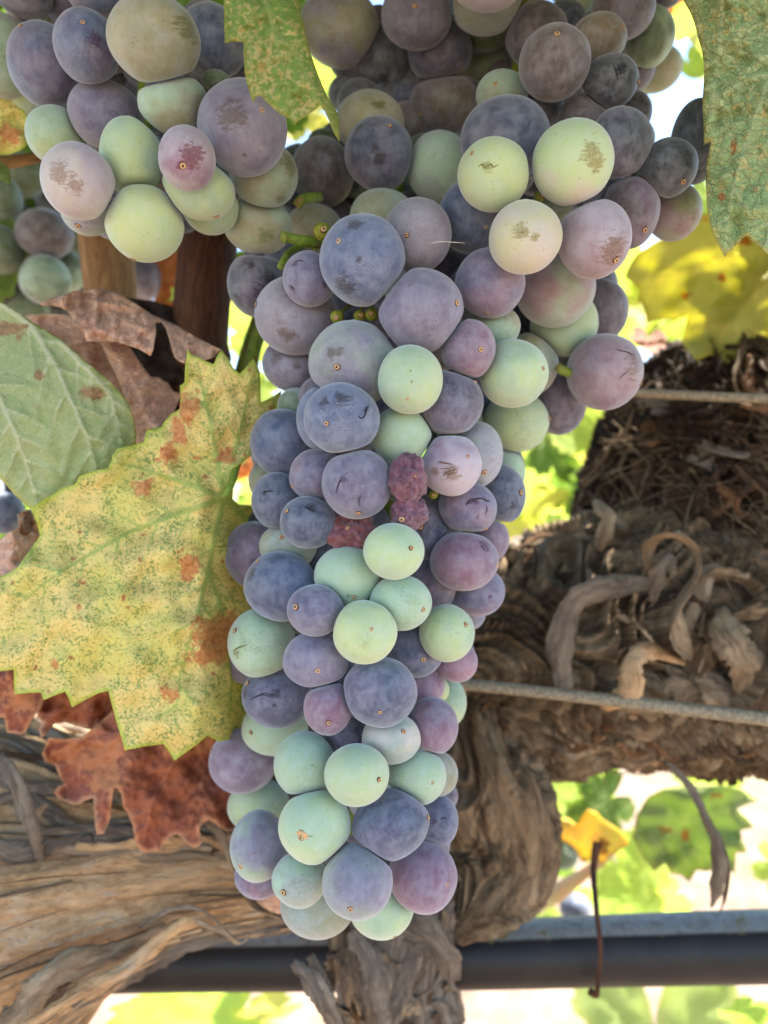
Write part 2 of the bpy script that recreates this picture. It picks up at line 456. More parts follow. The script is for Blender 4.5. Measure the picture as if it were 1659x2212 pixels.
trunk_pts = [(1800, 640, .33, 120), (1700, 800, .325, 140), (1600, 920, .32, 205), (1530, 1050, .318, 232), (1480, 1180, .315, 225), (1450, 1320, .32, 190)]
arm_pts = [(-320, 2060, .265, 450), (-150, 1970, .265, 420), (60, 1885, .26, 345), (240, 1862, .255, 240), (420, 1858, .255, 160), (580, 1860, .26, 128), (760, 1830, .27, 130), (900, 1800, .275, 150)]
low_pts = [(700, 1700, .30, 120), (860, 1560, .30, 160), (1040, 1440, .30, 205), (1250, 1400, .30, 245), (1460, 1372, .30, 265), (1700, 1350, .30, 280), (1950, 1330, .30, 290)]
tube('trunk', trunk_pts, M_barkdark, vine, 280, 260, gnarl(1, .26, 4.6, 24, 3.4, .20, 22), label='dark gnarled trunk with shredded bark on the right')
tube('trunk', low_pts, M_barklow, vine, 300, 380, gnarl(2, .26, 4.2, 14, 2.4, .20, 16), label='lower limb of the trunk behind the slanting wire')
tube('arm', arm_pts, M_arm, vine, 300, 200, gnarl(3, .07, 6.5, 4.5, .55, .06, 6), label='left arm with peeled orange brown wood')
tube('spur', [(870, 1900, .262, 110), (850, 2010, .26, 120), (850, 2110, .262, 112), (870, 2230, .265, 118), (880, 2420, .27, 125)], M_barkgrey, vine, 180, 130, gnarl(4, .14, 4.5, 9, .8, .2, 12), label='grey twisted limb hanging down below the bunch')
tube('spur', [(960, 1480, .29, 100), (1020, 1620, .275, 130), (1050, 1740, .27, 128), (1060, 1840, .27, 108), (1010, 1930, .268, 85), (960, 2010, .265, 40)], M_barklow, vine, 180, 180, gnarl(5, .34, 3.4, 12, 1.6, .24, 22), label='pale crumbling bark stub right of the bunch tip')

# bark strips peeling off the limbs, every one a part
def ribbon(name, pts, width, mat, parent, seed=0, nr=18, th=.16, twist=0.0, label=None, raw=True, nx=5):
    """curved strip: rings of a flattened, slightly cupped section"""
    C = catmull(pts if raw else px_path([(a, b, c, d) for a, b, c, d in pts]), nr)
    Wd = C[:, 3]*width; C = C[:, :3]; T, N, Bn = frames(C); s = seed*7.13
    V = []; fib = []; m = 2*nx
    L = np.concatenate([[0], np.cumsum(np.linalg.norm(np.diff(C, axis=0), axis=1))])
    for i in range(nr+1):
        t_ = i/nr; tw = twist*t_ + .5*mn.noise(Vector((s, t_*3, 0)))
        n = N[i]*math.cos(tw)+Bn[i]*math.sin(tw); b = -N[i]*math.sin(tw)+Bn[i]*math.cos(tw)
        for j in range(m):
            side = 1 if j < nx else -1; k = j if j < nx else m-1-j
            u = -1+2*k/(nx-1)
            wob = 1+.45*mn.noise(Vector((s, t_*7, u*1.5)))+.30*mn.noise(Vector((s, t_*26, u*4)))
            cup = -.35*u*u + .25*mn.noise(Vector((s+3, t_*6, u*2))) + .16*mn.noise(Vector((s+5, t_*3, u*9)))
            V.append(C[i]+b*u*Wd[i]*wob+n*(cup*Wd[i]+side*th*Wd[i]*(1-.7*abs(u))*.6))
            fib.append((u*Wd[i]*100+seed, side*.05+s, L[i]*100))
    F = [(i*m+j, i*m+(j+1) % m, (i+1)*m+(j+1) % m, (i+1)*m+j) for i in range(nr) for j in range(m)]
    F += [tuple(reversed(range(m))), tuple(nr*m+j for j in range(m))]
    o = mesh_obj(name, np.array(V), F, mat, parent, loc=tuple(C[0]))
    vattr(o.data, 'fib', np.array(fib))
    if label: o['label'] = label
    return o

def surface_path(C4, t_, a0, n, dt, da, lift, rs, seed, curl=.0, wav=.35):
    """points creeping along a tube surface"""
    out = []
    for i in range(n):
        u = i/(n-1); tt = min(max(t_+dt*u, 0), .999)*(len(C4[0])-1); k = int(tt)
        a = a0+da*u+wav*mn.noise(Vector((seed, u*2.5, 0)))
        lf = lift+curl*(abs(u-.5)*2)**4
        r = rs*math.sin(math.pi*min(max(u*.86+.07, 0), 1))**.6
        p = C4[0][k]+(C4[2][k]*math.cos(a)+C4[3][k]*math.sin(a))*C4[1][k]*(1+lf)
        out.append((*p, r))
    return out

def prep(pts, n=200):
    C = catmull(px_path(pts), n); T, N, B = frames(C[:, :3]); return (C[:, :3], C[:, 3], N, B)
PT, PA, PL, PS = prep(trunk_pts), prep(arm_pts), prep(low_pts), prep([(870, 1900, .262, 110), (850, 2010, .26, 120), (850, 2110, .262, 112), (870, 2230, .265, 118), (880, 2420, .27, 125)])
rs = random.Random(11)
k = 0
mats = [M_bark, M_barkdark, M_barkgrey, M_barkred, M_barkdark, M_barklight]
for i in range(95):   # right trunk: swirling short strips
    pp = surface_path(PT if i % 5 < 3 else PL, rs.uniform(.15, .85), rs.uniform(-1.7, 1.7), 8, rs.uniform(.06, .26), rs.uniform(-.9, .9), rs.uniform(-.02, .09), 1, i*1.3, rs.uniform(-.12, .08))
    ribbon('bark_strip', pp, rs.uniform(.0008, .0030)*(2.2 if i % 7 == 0 else 1), rs.choice(mats), vine, i, nr=22, twist=rs.uniform(-.6, .6))
for i in range(55):
    pp = surface_path(PL, rs.uniform(.15, .85), rs.uniform(-1.7, 1.7), 7, rs.uniform(.06, .22), rs.uniform(-.8, .8), rs.uniform(-.02, .08), 1, i*2.3+50, rs.uniform(-.1, .08))
    ribbon('bark_strip', pp, rs.uniform(.0008, .0032), rs.choice([M_barkred, M_barklight, M_bark, M_arm]), vine, 200+i, nr=14, twist=rs.uniform(-1.2, 1.2))
for i in range(80):    # left arm: long straight fibres, greyer towards the top and bottom
    a = rs.choice([rs.uniform(-1.7, -.55), rs.uniform(.5, 1.7)])
    pp = surface_path(PA, rs.uniform(.05, .7), a, 7, rs.uniform(.10, .32), rs.uniform(-.12, .12), rs.uniform(.0, .035), 1, i*1.7+90, rs.uniform(-.05, .05), .16)
    ribbon('bark_strip', pp, rs.uniform(.0008, .0032), rs.choice([M_barkgrey, M_barkgrey, M_barklight, M_arm, M_bark]), vine, 400+i, nr=20, twist=rs.uniform(-.5, .5))
for i in range(30):
    pp = surface_path(PS, rs.uniform(0, .7), rs.uniform(-1.6, 1.6), 6, rs.uniform(.15, .4), rs.uniform(-.25, .25), rs.uniform(.0, .09), 1, i*1.9+20, rs.uniform(-.1, .1))
    ribbon('bark_strip', pp, rs.uniform(.001, .0038), rs.choice([M_barkgrey, M_barkgrey, M_barklight, M_bark]), vine, 600+i, nr=16, twist=rs.uniform(-.6, .6))
for i in range(48):   # short frayed plates
    S = (PT, PL, PL, PS)[i % 4]
    pp = surface_path(S, rs.uniform(.2, .85), rs.uniform(-1.5, 1.5), 5, rs.uniform(.03, .07), rs.uniform(-.5, .5), rs.uniform(.0, .06), 1, i*3.1+7, rs.uniform(-.05, .12))
    ribbon('bark_flake', pp, rs.uniform(.0025, .0060), rs.choice([M_barklight, M_bark, M_barkred, M_barkgrey]), vine, 700+i, nr=16, th=.10, twist=rs.uniform(-.5, .5), nx=8)
# the strips one can point at
def rb(pts, wpx, mat, label, twist=0, seed=1, nr=30, name='bark_strip'):
    return ribbon(name, [(a, b, c, d*wpx) for a, b, c, d in pts], 1.0, mat, vine, seed, nr=nr, twist=twist, label=label, raw=False, nx=7)
rb([(1405, 1235, .245, .3), (1412, 1180, .235, .75), (1455, 1158, .225, .9), (1498, 1190, .225, 1), (1500, 1240, .225, 1), (1462, 1300, .23, 1.15), (1450, 1350, .235, 1.1), (1470, 1395, .24, .9), (1495, 1420, .25, .3)], 29, M_barklight, 'pale S-curved curl of bark standing off the trunk', .5, 3, 44)
rb([(1412, 1300, .245, .4), (1425, 1245, .235, .9), (1450, 1215, .235, .8), (1462, 1240, .245, .3)], 22, M_barkgrey, 'small grey bark curl beside the pale S-curved one', .3, 4)
rb([(1560, 1310, .25, .4), (1590, 1370, .24, 1), (1620, 1430, .24, 1), (1640, 1500, .25, .7)], 42, M_barklight, 'broad pale bark flake at the right edge', .3, 5)
rb([(1215, 1500, .245, .6), (1215, 1400, .24, 1), (1240, 1320, .24, 1), (1300, 1275, .24, .9), (1400, 1265, .25, .5)], 34, M_barkgrey, 'thick dark fold of bark curving up the trunk', .6, 6)
rb([(1300, 1530, .245, .6), (1360, 1500, .235, 1), (1370, 1430, .235, .9), (1410, 1400, .24, .8), (1480, 1430, .25, .4)], 24, M_arm, 'tan bark fold winding above the slanting wire', .3, 7)
rb([(1285, 1080, .27, .6), (1310, 1110, .262, 1), (1305, 1160, .262, 1), (1290, 1190, .27, .5)], 17, M_barklight, 'short pale bark tag at the trunk edge', 0, 8)
rb([(1440, 1645, .27, .3), (1490, 1700, .265, .5), (1525, 1770, .262, .7), (1550, 1850, .262, 1.2), (1545, 1920, .265, .8), (1535, 1960, .27, .2)], 17, M_barkgrey, 'twisted dark strip of bark dangling below the trunk', 1.2, 9, 40)
rb([(1500, 1720, .27, .3), (1545, 1800, .268, .7), (1572, 1860, .266, .9), (1570, 1930, .27, .7), (1553, 1978, .272, .3)], 12, M_bark, 'thin second strip twisted round the dangling one', -1, 10, 30)
rb([(-10, 1640, .215, .9), (20, 1680, .212, 1), (45, 1740, .212, 1), (68, 1810, .214, .9), (88, 1862, .22, .4)], 23, M_barkgrey, 'dark purplish sliver of bark leaning over the left arm', .3, 11, 26)
rb([(50, 1775, .222, .8), (75, 1760, .22, 1), (100, 1735, .22, .6)], 9, M_barklight, 'short broken splinter beside the dark sliver', 0, 12, 10)
rb([(632, 2080, .225, .4), (670, 2120, .222, .9), (700, 2180, .222, 1), (740, 2260, .23, 1)], 24, M_barkgrey, 'splintered grey strip forking below the bunch', .2, 13)
rb([(668, 2065, .235, .5), (690, 2110, .232, .9), (712, 2170, .232, 1), (740, 2230, .235, 1)], 16, M_barkgrey, 'narrow grey splinter behind the forking strip', -.2, 14)
rb([(-20, 2240, .20, 1), (40, 2190, .20, 1), (90, 2130, .20, 1), (160, 2085, .205, .9), (260, 2060, .215, .8), (360, 2010, .225, .4)], 34, M_barklight, 'thick bark cord sweeping across the lower left corner', .4, 15, 44)
rb([(50, 2225, .195, .7), (150, 2160, .20, 1), (280, 2090, .21, 1), (400, 2000, .22, .8), (500, 1985, .23, .4)], 17, M_arm, 'long tan bark cord along the underside of the left arm', .2, 16, 40)
rb([(330, 2020, .225, .5), (400, 1990, .222, .9), (480, 2015, .222, .6), (520, 2040, .225, .7), (560, 1995, .23, .3)], 7, M_barklight, 'thin loose loop of bark under the left arm', .2, 17, 24)
rb([(300, 2005, .222, .4), (370, 1965, .22, .9), (440, 1970, .22, .7), (505, 2025, .225, .3)], 6, M_barkgrey, 'wiry grey bark thread below the left arm', .2, 18, 24)
rb([(440, 1775, .235, .5), (470, 1800, .225, 1), (500, 1880, .222, 1), (545, 1955, .225, .9), (600, 1985, .235, .5)], 17, M_barklight, 'light curved rim of bark beside the bunch tip', .3, 19, 30)

rb([(850, 1985, .24, .5), (905, 2010, .235, 1), (955, 2060, .235, 1), (975, 2120, .24, .5)], 34, M_barkgrey, 'ragged broken end of grey bark right below the bunch', .4, 21)
rb([(760, 2010, .232, .5), (800, 2080, .23, 1), (815, 2160, .23, 1), (830, 2260, .235, .9)], 30, M_barkgrey, 'long grey strand of the hanging limb under the bunch tip', .2, 22)
# fine loose fibres: nobody could count them
def fibres():
    V = []; F = []; fib = []
    for S, n, a0 in ((PT, 650, 1.9), (PA, 150, 1.9), (PL, 420, 1.8), (PS, 120, 1.7)):
        for i in range(n):
            pp = np.array(surface_path(S, rs.uniform(0.02, .95), rs.uniform(-a0, a0), 5, rs.uniform(.02, .14)+(.12 if S is PA else 0), rs.uniform(-.7, .7) if S is not PA else rs.uniform(-.1, .1), rs.uniform(.0, .08) if S is not PA else rs.uniform(.005, .03), 1, rs.uniform(0, 999), rs.uniform(-.08, .12) if S is not PA else rs.uniform(-.02, .02), .35 if S is not PA else .05))
            wv = rs.uniform(.00015, .0007 if S is PA else .00042); C = pp[:, :3]; T, N, B = frames(C); b0 = len(V)
            for q in range(5):
                r = wv*(1-.5*abs(q-2)/2)
                for j in range(3):
                    a = j*2.094; V.append(C[q]+(N[q]*math.cos(a)+B[q]*math.sin(a))*r); fib.append((i*.7+j*.05, i, q*1.0))
            F += [(b0+q*3+j, b0+q*3+(j+1) % 3, b0+q*3+3+(j+1) % 3, b0+q*3+3+j) for q in range(4) for j in range(3)]
    o = mesh_obj('bark_fibres', np.array(V), F, M_barklight, vine); vattr(o.data, 'fib', np.array(fib)); o['kind'] = 'stuff'
fibres()

# canes
def cane_disp(nodes, seed):
    def f(a, L, R, c, t_):
        return sum(.16*math.exp(-((t_-n)/.03)**2) for n in nodes) + .03*mn.noise(Vector((math.cos(a)*6, math.sin(a)*6, L*20+seed)))
    return f
tube('cane', [(215, 380, .25, 60), (228, 500, .25, 57), (240, 640, .25, 54), (250, 800, .25, 52), (262, 950, .26, 50)], M_cane, vine, 40, 60, cane_disp([.8], 3), label='tan cane seen below the left bunch')
tube('cane', [(470, 330, .235, 64), (455, 480, .235, 62), (440, 620, .235, 60), (430, 760, .235, 60), (425, 930, .24, 62)], M_cane2, vine, 44, 60, cane_disp([.75], 9), label='dark reddish brown cane left of the long bunch')
tube('twig', [(-40, 352, .215, 14), (20, 350, .213, 13), (80, 340, .215, 11), (160, 320, .23, 8)], M_cane, vine, 14, 14, label='thin tan twig under the left bunch')
tube('petiole', [(590, 640, .24, 15), (560, 720, .235, 15), (545, 780, .235, 14), (548, 860, .24, 12)], M_stem, vine, 14, 20)
tube('petiole', [(560, 680, .25, 14), (532, 760, .25, 13), (512, 830, .25, 12), (500, 900, .25, 10)], M_stem, vine, 14, 20)
tube('petiole', [(484, 1076, .1815, 7), (500, 1045, .183, 8), (512, 1005, .19, 8), (530, 960, .20, 8), (560, 900, .22, 8)], M_stem, vine, 12, 20, label='stalk of the large speckled leaf')
tube('tendril', [(1290, 1820, .29, 10), (1282, 1880, .285, 7), (1288, 1960, .27, 6), (1297, 2050, .266, 5), (1292, 2120, .266, 5), (1288, 2148, .268, 7), (1274, 2142, .268, 8)], M_cane2, vine, 10, 40, label='thin brown tendril dangling across the black pipe')

# ------------------------------------------------------------------ leaves of the vine in front
ML_speck = leaf_mat('speckled_leaf', (228, 208, 138), (120, 146, 78), (176, 194, 70), (158, 178, 96), (210, 150, 98), (214, 204, 110), mscale=18, mlo=.53, mhi=.59, mamt=.85, red=.75, third=(204, 206, 108), necro2=(176, 98, 62), tw=.3, dots=.55, retic=.15, albf=1.05)
ML_pale = leaf_mat('pale_leaf_underside', (158, 176, 118), (182, 192, 148), (190, 190, 90), (206, 208, 176), (178, 136, 104), (190, 200, 90), mscale=7, mlo=.45, mhi=.65, mamt=.6, red=.25, redc=(180, 110, 90), tw=.3, dots=.8, retic=.2, fuzz=.42, third=(168, 186, 122), albf=.95)
ML_right = leaf_mat('right_leaf_underside', (150, 176, 118), (196, 180, 112), (176, 168, 84), (176, 186, 140), (190, 130, 80), (150, 180, 70), mscale=6.5, mlo=.54, mhi=.63, mamt=.8, red=.5, redc=(170, 90, 50), tw=.25, dots=.15, retic=.4, fuzz=.34, third=(130, 162, 112), albf=1.15, bumps=.9)
ML_top = leaf_mat('top_leaf_skin', (120, 152, 66), (206, 186, 124), (150, 150, 60), (140, 156, 86), (190, 150, 90), (150, 180, 50), mscale=9, mlo=.50, mhi=.58, mamt=.85, red=.2, tw=.3, dots=.1, retic=.2, fuzz=.18, albf=1.0)
ML_dry = leaf_mat('dry_leaf', (196, 150, 126), (164, 116, 96), (204, 160, 128), (206, 164, 132), (120, 70, 50), (170, 90, 50), mscale=8, mlo=.42, mhi=.66, mamt=.75, tw=.15, dots=.25, retic=.45, fuzz=.3, third=(206, 166, 144), albf=1.15, bumps=.9)
ML_hollowshade = leaf_mat('hollow_shade', (62, 44, 38), (40, 28, 26), (70, 50, 42), (70, 52, 44), (40, 30, 26), (60, 30, 20), tw=.05, dots=0, albf=.6)  # dark colour stands in for the shade in the curled leaf's hollow
ML_red = leaf_mat('red_dry_leaf', (148, 88, 72), (112, 60, 52), (206, 156, 116), (178, 112, 82), (186, 124, 84), (190, 80, 40), mscale=5, mlo=.42, mhi=.66, mamt=.8, tw=.22, dots=.25, retic=.2, third=(172, 106, 72), tamt=.8, necro2=(196, 130, 90), albf=1.0)
ML_yell = leaf_mat('yellow_leaf', (208, 204, 112), (194, 196, 82), (222, 214, 80), (228, 214, 120), (190, 90, 30), (228, 220, 84), mscale=2.5, mlo=.45, mhi=.62, mamt=.6, tw=.4, dots=0, retic=.1, red=.5, redc=(196, 110, 30), albf=.85)
ML_yg = leaf_mat('yellow_green_leaf', (156, 180, 80), (192, 198, 92), (190, 200, 70), (180, 200, 90), (170, 110, 40), (178, 204, 84), mscale=2, mlo=.45, mhi=.65, mamt=.6, tw=.55, dots=0, retic=.1, albf=.85)
ML_green = leaf_mat('green_leaf', (92, 118, 52), (120, 138, 66), (140, 156, 70), (150, 166, 100), (150, 90, 50), (120, 170, 20), mscale=2, mlo=.4, mhi=.65, mamt=.6, tw=.4, dots=0, retic=.15, albf=.7)
ML_muted = leaf_mat('muted_green_leaf', (152, 166, 104), (128, 146, 84), (170, 170, 96), (168, 176, 116), (168, 92, 60), (140, 170, 40), mscale=2, mlo=.4, mhi=.65, mamt=.5, tw=.4, dots=0, retic=.1, red=.5, redc=(160, 80, 60), albf=1.0)
ML_orange = leaf_mat('orange_leaf', (228, 222, 104), (230, 190, 104), (226, 190, 80), (230, 200, 120), (120, 60, 30), (240, 190, 30), mscale=1.6, mlo=.42, mhi=.62, mamt=.8, tw=.5, dots=0, retic=.1, albf=.85)
ML_brown = leaf_mat('brown_back_leaf', (160, 92, 52), (130, 70, 42), (180, 120, 80), (190, 130, 90), (90, 50, 30), (200, 90, 30), mscale=2, mlo=.4, mhi=.65, mamt=.6, tw=.4, dots=0, albf=.7)

def und(a, fx, fy, s=0):
    return lambda x, y: a*mn.noise(Vector((x/fx+s, y/fy, s)))

out3 = [(405,753),(413,766),(430,772),(447,781),(462,787),(468,772),(478,755),(486,766),(495,777),(504,795),(518,808),(528,797),(540,783),(548,775),(556,790),(561,805),(562,835),(563,870),(576,864),(592,855),(608,844),(604,866),(592,890),(575,930),(556,969),(535,990),(516,1005),(511,1033),(503,1055),(502,1078),(516,1090),(556,1092),(620,1110),(640,1300),(620,1500),(560,1560),
 (500,1596),(474,1602),(448,1589),(420,1612),(377,1643),(366,1624),(353,1607),(312,1612),(270,1621),(262,1592),(254,1565),(244,1530),(234,1492),(212,1498),(187,1510),(155,1528),(149,1510),(141,1494),(118,1502),(95,1512),(89,1496),(60,1497),(32,1500),(30,1472),(30,1446),(0,1450),(-60,1460),(-70,1270),(0,1246),(20,1237),(38,1226),(64,1190),(87,1157),(80,1132),(71,1109),(67,1098),(99,1076),(115,1068),(131,1056),(163,1046),(168,1036),(171,1029),(200,1018),(234,1011),(240,998),(242,985),(254,969),(282,963),(310,955),(314,942),(317,929),(349,922),(354,912),(359,906),(372,893),(388,884),(390,862),(389,834),(399,826),(400,806),(401,787)]
v3 = [[(484,1076),(470,1000),(455,920),(440,850),(425,790)], [(484,1076),(500,1000),(525,900),(546,800)], [(484,1076),(420,1050),(345,1025),(280,1005),(240,1000)], [(484,1076),(400,1105),(278,1150),(140,1230),(0,1330)],
      [(484,1076),(465,1150),(448,1240),(425,1330),(390,1450),(375,1600)], [(484,1076),(520,1110),(560,1130)], [(448,1240),(470,1290),(490,1360),(500,1480),(490,1570)]]
nec3 = [(407,880,24,38),(385,935,22,45),(362,978,22,30),(310,1052,24,22),(487,985,24,22),(410,1225,24,34),(465,1375,48,50),(450,1420,45,22),(370,1500,20,18),(425,990,9,7),(170,1313,8,9),(120,1435,10,14),(490,1350,30,30)]
def z3(x, y):
    # main blade bows towards the camera in its middle, upper lobe folds back along the crease
    b = .009*math.exp(-((x-230)/230)**2-((y-1330)/260)**2)
    cre = .004*math.exp(-(((x-300)*.45+(y-1040))/60)**2)
    rt = -.034*max(0, (x-425)/130)**1.4*min(1, max(0, (y-1000)/120)) - .012*max(0, (x-470)/130)**1.5
    return b-cre+rt+.0042*mn.noise(Vector((x/100, y/100, 3)))+.0035*mn.noise(Vector((x/55, y/55, 13)))+.0007*mn.noise(Vector((x/28, y/28, 3)))
px_leaf('leaf', out3, v3, .186, ML_speck, vine, z3, 5, nec3, vw=8, relief=.0007, label='large yellow leaf speckled green with rusty patches, left of the long bunch')

out4 = [(-80,630),(0,654),(24,662),(71,697),(131,733),(190,785),(238,824),(274,866),(288,902),(295,940),(285,990),(250,1040),(200,1095),(120,1120),(67,1099),(36,1073),(0,1033),(-80,960)]
v4 = [[(-20,640),(71,707),(120,790),(159,878),(190,950),(215,1040)], [(-60,800),(0,862),(30,930),(60,1010),(80,1090)], [(130,740),(190,800),(238,850),(262,960)]]
px_leaf('leaf', out4, v4, .195, ML_pale, vine, lambda x, y: .010*math.exp(-((x-60)/200)**2-((y-880)/190)**2)+.0016*mn.noise(Vector((x/70, y/70, 9)))-.006*max(0, (x-180)/110)**2, 6,
        [(15,710,46,20),(205,850,34,16),(85,810,10,14)], vw=7, relief=.0012, label='broad pale green leaf with fuzzy underside at the left edge')

# dry curled leaf above it, in three pieces of one blade
outd = [(85,654),(98,650),(111,644),(135,638),(159,628),(185,627),(210,624),(254,632),(286,652),(329,680),(381,703),(421,727),(476,755),(464,771),(430,782),(401,786),(388,780),(377,771),(370,750),(365,727),(358,708),(349,695),(335,697),(337,715),(333,739),(331,755),(325,769),(314,762),(302,755),(278,746),(254,739),(220,736),(186,737),(184,728),(183,719),(170,706),(159,699),(156,690),(157,683),(146,672),(131,664),(110,659),(91,660)]
dry = px_leaf('leaf', outd, [[(100,654),(190,650),(280,700),(340,720)], [(190,650),(300,670),(400,740),(450,770)]], .198, ML_dry, vine,
        lambda x, y: .008*math.sin((y-640-(x-90)*.28)/46)+.004*mn.noise(Vector((x/40, y/40, 1)))+.003*mn.noise(Vector((x/18, y/18, 5))), 5, [], vw=4, relief=.0006, label='curled dry brown leaf rolled above the pale leaf')
outd2 = [(215,728),(238,787),(246,800),(254,818),(270,860),(286,898),(290,930),(296,960),(330,975),(360,930),(380,880),(392,850),(375,846),(361,826),(352,823),(345,816),(325,814),(312,798),(294,771),(278,747),(250,735)]
px_leaf('leaf', outd2, [[(235,745),(290,830),(320,900),(330,960)], [(290,830),(340,850),(385,860)]], .206, ML_dry, vine, lambda x, y: .005*math.sin((x-y*.5)/30)+.003*mn.noise(Vector((x/30, y/30, 2))), 5, [], vw=4, relief=.0006, label='hanging fold of dry brown leaf with toothed edge')
outd3 = [(30,690),(60,680),(110,678),(160,681),(222,735),(260,800),(300,900),(300,960),(240,960),(120,840),(40,740)]
px_leaf('leaf', outd3, [[(60,690),(150,760),(260,900)]], .212, ML_dry, vine, lambda x, y: .004*mn.noise(Vector((x/40, y/40, 7))), 7, [], vw=4, label='dull brown leaf behind the pale green one')
px_leaf('leaf', [(255,640),(330,650),(430,680),(470,760),(440,860),(380,930),(300,930),(270,800)], [[(300,660),(360,760),(380,880)]], .228, ML_hollowshade, vine, lambda x, y: .004*mn.noise(Vector((x/40, y/40, 17))), 8, [], vw=4, label='dark sheet painted as the shade inside the curled dry leaf')

out6 = [(105,1593),(91,1629),(99,1645),(118,1652),(131,1681),(139,1693),(126,1699),(115,1712),(131,1728),(150,1734),(167,1738),(185,1729),(202,1724),(204,1760),(206,1785),(210,1804),(226,1800),(232,1785),(238,1768),(241,1735),(246,1702),(254,1703),(262,1714),(266,1744),(278,1762),(286,1780),(290,1805),(296,1828),(306,1838),(317,1841),(332,1838),(345,1837),(352,1828),(357,1816),(370,1806),(383,1802),(395,1812),(408,1826),(421,1831),(432,1826),(437,1816),(433,1802),(431,1788),(440,1777),(452,1770),(464,1778),(476,1788),(490,1793),(506,1796),(530,1780),(560,1700),(540,1600),(450,1550),(250,1530),(180,1590),(140,1597)]
px_leaf('leaf', out6, [[(420,1560),(380,1640),(330,1720),(310,1820)], [(300,1560),(250,1640),(222,1720),(218,1790)], [(300,1560),(200,1640),(130,1710)], [(420,1560),(440,1650),(430,1750)]], .212, ML_red, vine,
        lambda x, y: -.018*max(0, (x-400)/130)+.005*math.sin((x+y*.35)/42)+.005*mn.noise(Vector((x/60, y/60, 4)))+.002*mn.noise(Vector((x/22, y/22, 4))), 5, [(225,1650,60,60),(150,1625,40,30),(400,1600,60,40)], vw=4, relief=.0006, label='rust red dried leaf with ragged lobes below the speckled leaf')
px_leaf('leaf', [(-30,1420),(30,1430),(95,1490),(94,1515),(88,1530),(76,1545),(66,1560),(56,1580),(45,1587),(30,1584),(15,1583),(12,1565),(8,1550),(-30,1545)], [[(-20,1450),(40,1500),(45,1570)]], .205, ML_red, vine, und(.004, 40, 40, 2), 5, [(40,1500,40,40)], label='small rusty leaf lobe at the left edge')
px_leaf('leaf', [(80,1480),(250,1460),(280,1560),(255,1575),(235,1590),(215,1580),(190,1575),(165,1568),(140,1560),(118,1563),(107,1575),(98,1590),(88,1592),(84,1575),(92,1560),(80,1545)], [[(250,1480),(160,1540),(100,1570)]], .218, ML_red, vine, und(.006, 35, 35, 6), 5, [], label='shaded rusty leaf behind the speckled leaf tips')
px_leaf('leaf', [(38,1112),(50,1104),(66,1100),(80,1130),(90,1160),(60,1210),(40,1228),(0,1255),(-40,1270),(-40,1190),(0,1165),(20,1150),(34,1143),(42,1140),(40,1125)], [[(60,1110),(40,1180),(-20,1240)]], .203, ML_dry, vine, lambda x, y: .006*math.sin(x/18)+.003*mn.noise(Vector((x/20, y/20, 8))), 5, [(60,1130,20,30)], label='crumpled brown leaf edge behind the speckled leaf at far left')
px_leaf('leaf', [(-40,205),(28,212),(42,225),(50,240),(60,255),(64,280),(66,300),(54,318),(40,326),(20,333),(-40,340)], [[(-30,230),(20,270),(55,300)]], .205, ML_speck, vine, und(.003, 40, 40, 12), 5, [(20,290,30,24)], label='small green and brown leaf tip at the upper left edge')
px_leaf('leaf', [(-40,330),(0,348),(14,358),(22,375),(26,403),(14,396),(0,388),(-40,380)], [[(-30,350),(20,395)]], .207, ML_green, vine, None, 5, [], label='tiny dark green leaf tip under the thin twig')
px_leaf('leaf', [(500,1780),(512,1840),(530,1890),(548,1935),(570,1960),(600,1974),(650,1972),(660,1900),(640,1800),(560,1760)], [[(560,1780),(590,1880),(600,1970)]], .225, ML_dry, vine, und(.003, 40, 40, 13), 6, [], label='grey brown leaf tucked behind the bunch tip')

out1 = [(470,-60),(484,0),(484,40),(485,70),(486,93),(505,90),(526,91),(527,125),(529,159),(536,190),(547,222),(551,210),(563,206),(578,222),(595,238),(612,250),(630,258),(637,269),(643,262),(651,257),(672,244),(691,228),(702,240),(712,262),(722,286),(733,305),(732,275),(729,246),(720,228),(707,210),(695,185),(685,159),(675,130),(667,103),(657,60),(648,20),(640,-60)]
def z1(x, y):
    xe = 640+max(0, y)*.36
    return .006-.0006*abs(y-120)/40-.010*max(0, 1-(xe-x)/45)**2+.002*mn.noise(Vector((x/50, y/50, 21)))+.0007*mn.noise(Vector((x/18, y/18, 21)))
px_leaf('leaf', out1, [[(560,-60),(590,60),(610,140),(625,210),(638,262)], [(590,60),(640,120),(690,215),(730,290)], [(560,-60),(540,60),(548,200)]], .146, ML_top, vine, z1, 5, [], vw=5, relief=.0008, label='green leaf dappled with tan hanging between the top bunches')
out2 = [(1460,-60),(1477,0),(1490,24),(1500,48),(1510,85),(1517,110),(1520,131),(1521,175),(1518,222),(1519,250),(1521,278),(1520,313),(1528,310),(1536,305),(1532,330),(1526,357),(1525,390),(1526,420),(1528,450),(1532,476),(1539,500),(1548,520),(1556,538),(1566,555),(1571,546),(1580,540),(1598,522),(1612,506),(1622,516),(1635,528),(1650,542),(1668,558),(1700,560),(1780,480),(1820,200),(1760,-60)]
px_leaf('leaf', out2, [[(1760,-60),(1680,120),(1620,280),(1580,420),(1566,530)], [(1720,20),(1620,60),(1540,120)], [(1690,100),(1600,160),(1535,250)], [(1660,180),(1700,320),(1680,450),(1650,530)], [(1560,-60),(1555,100),(1530,280)]], .152, ML_right, vine,
        lambda x, y: -.004*((x-1600)/90)**2+.003*mn.noise(Vector((x/60, y/60, 31)))+.0012*mn.noise(Vector((x/22, y/22, 33)))-.00001*y, 6, [(1585,318,8,26),(1560,425,9,14)], vw=5, relief=.0012, label='big green leaf mottled with tan hanging at the right edge')
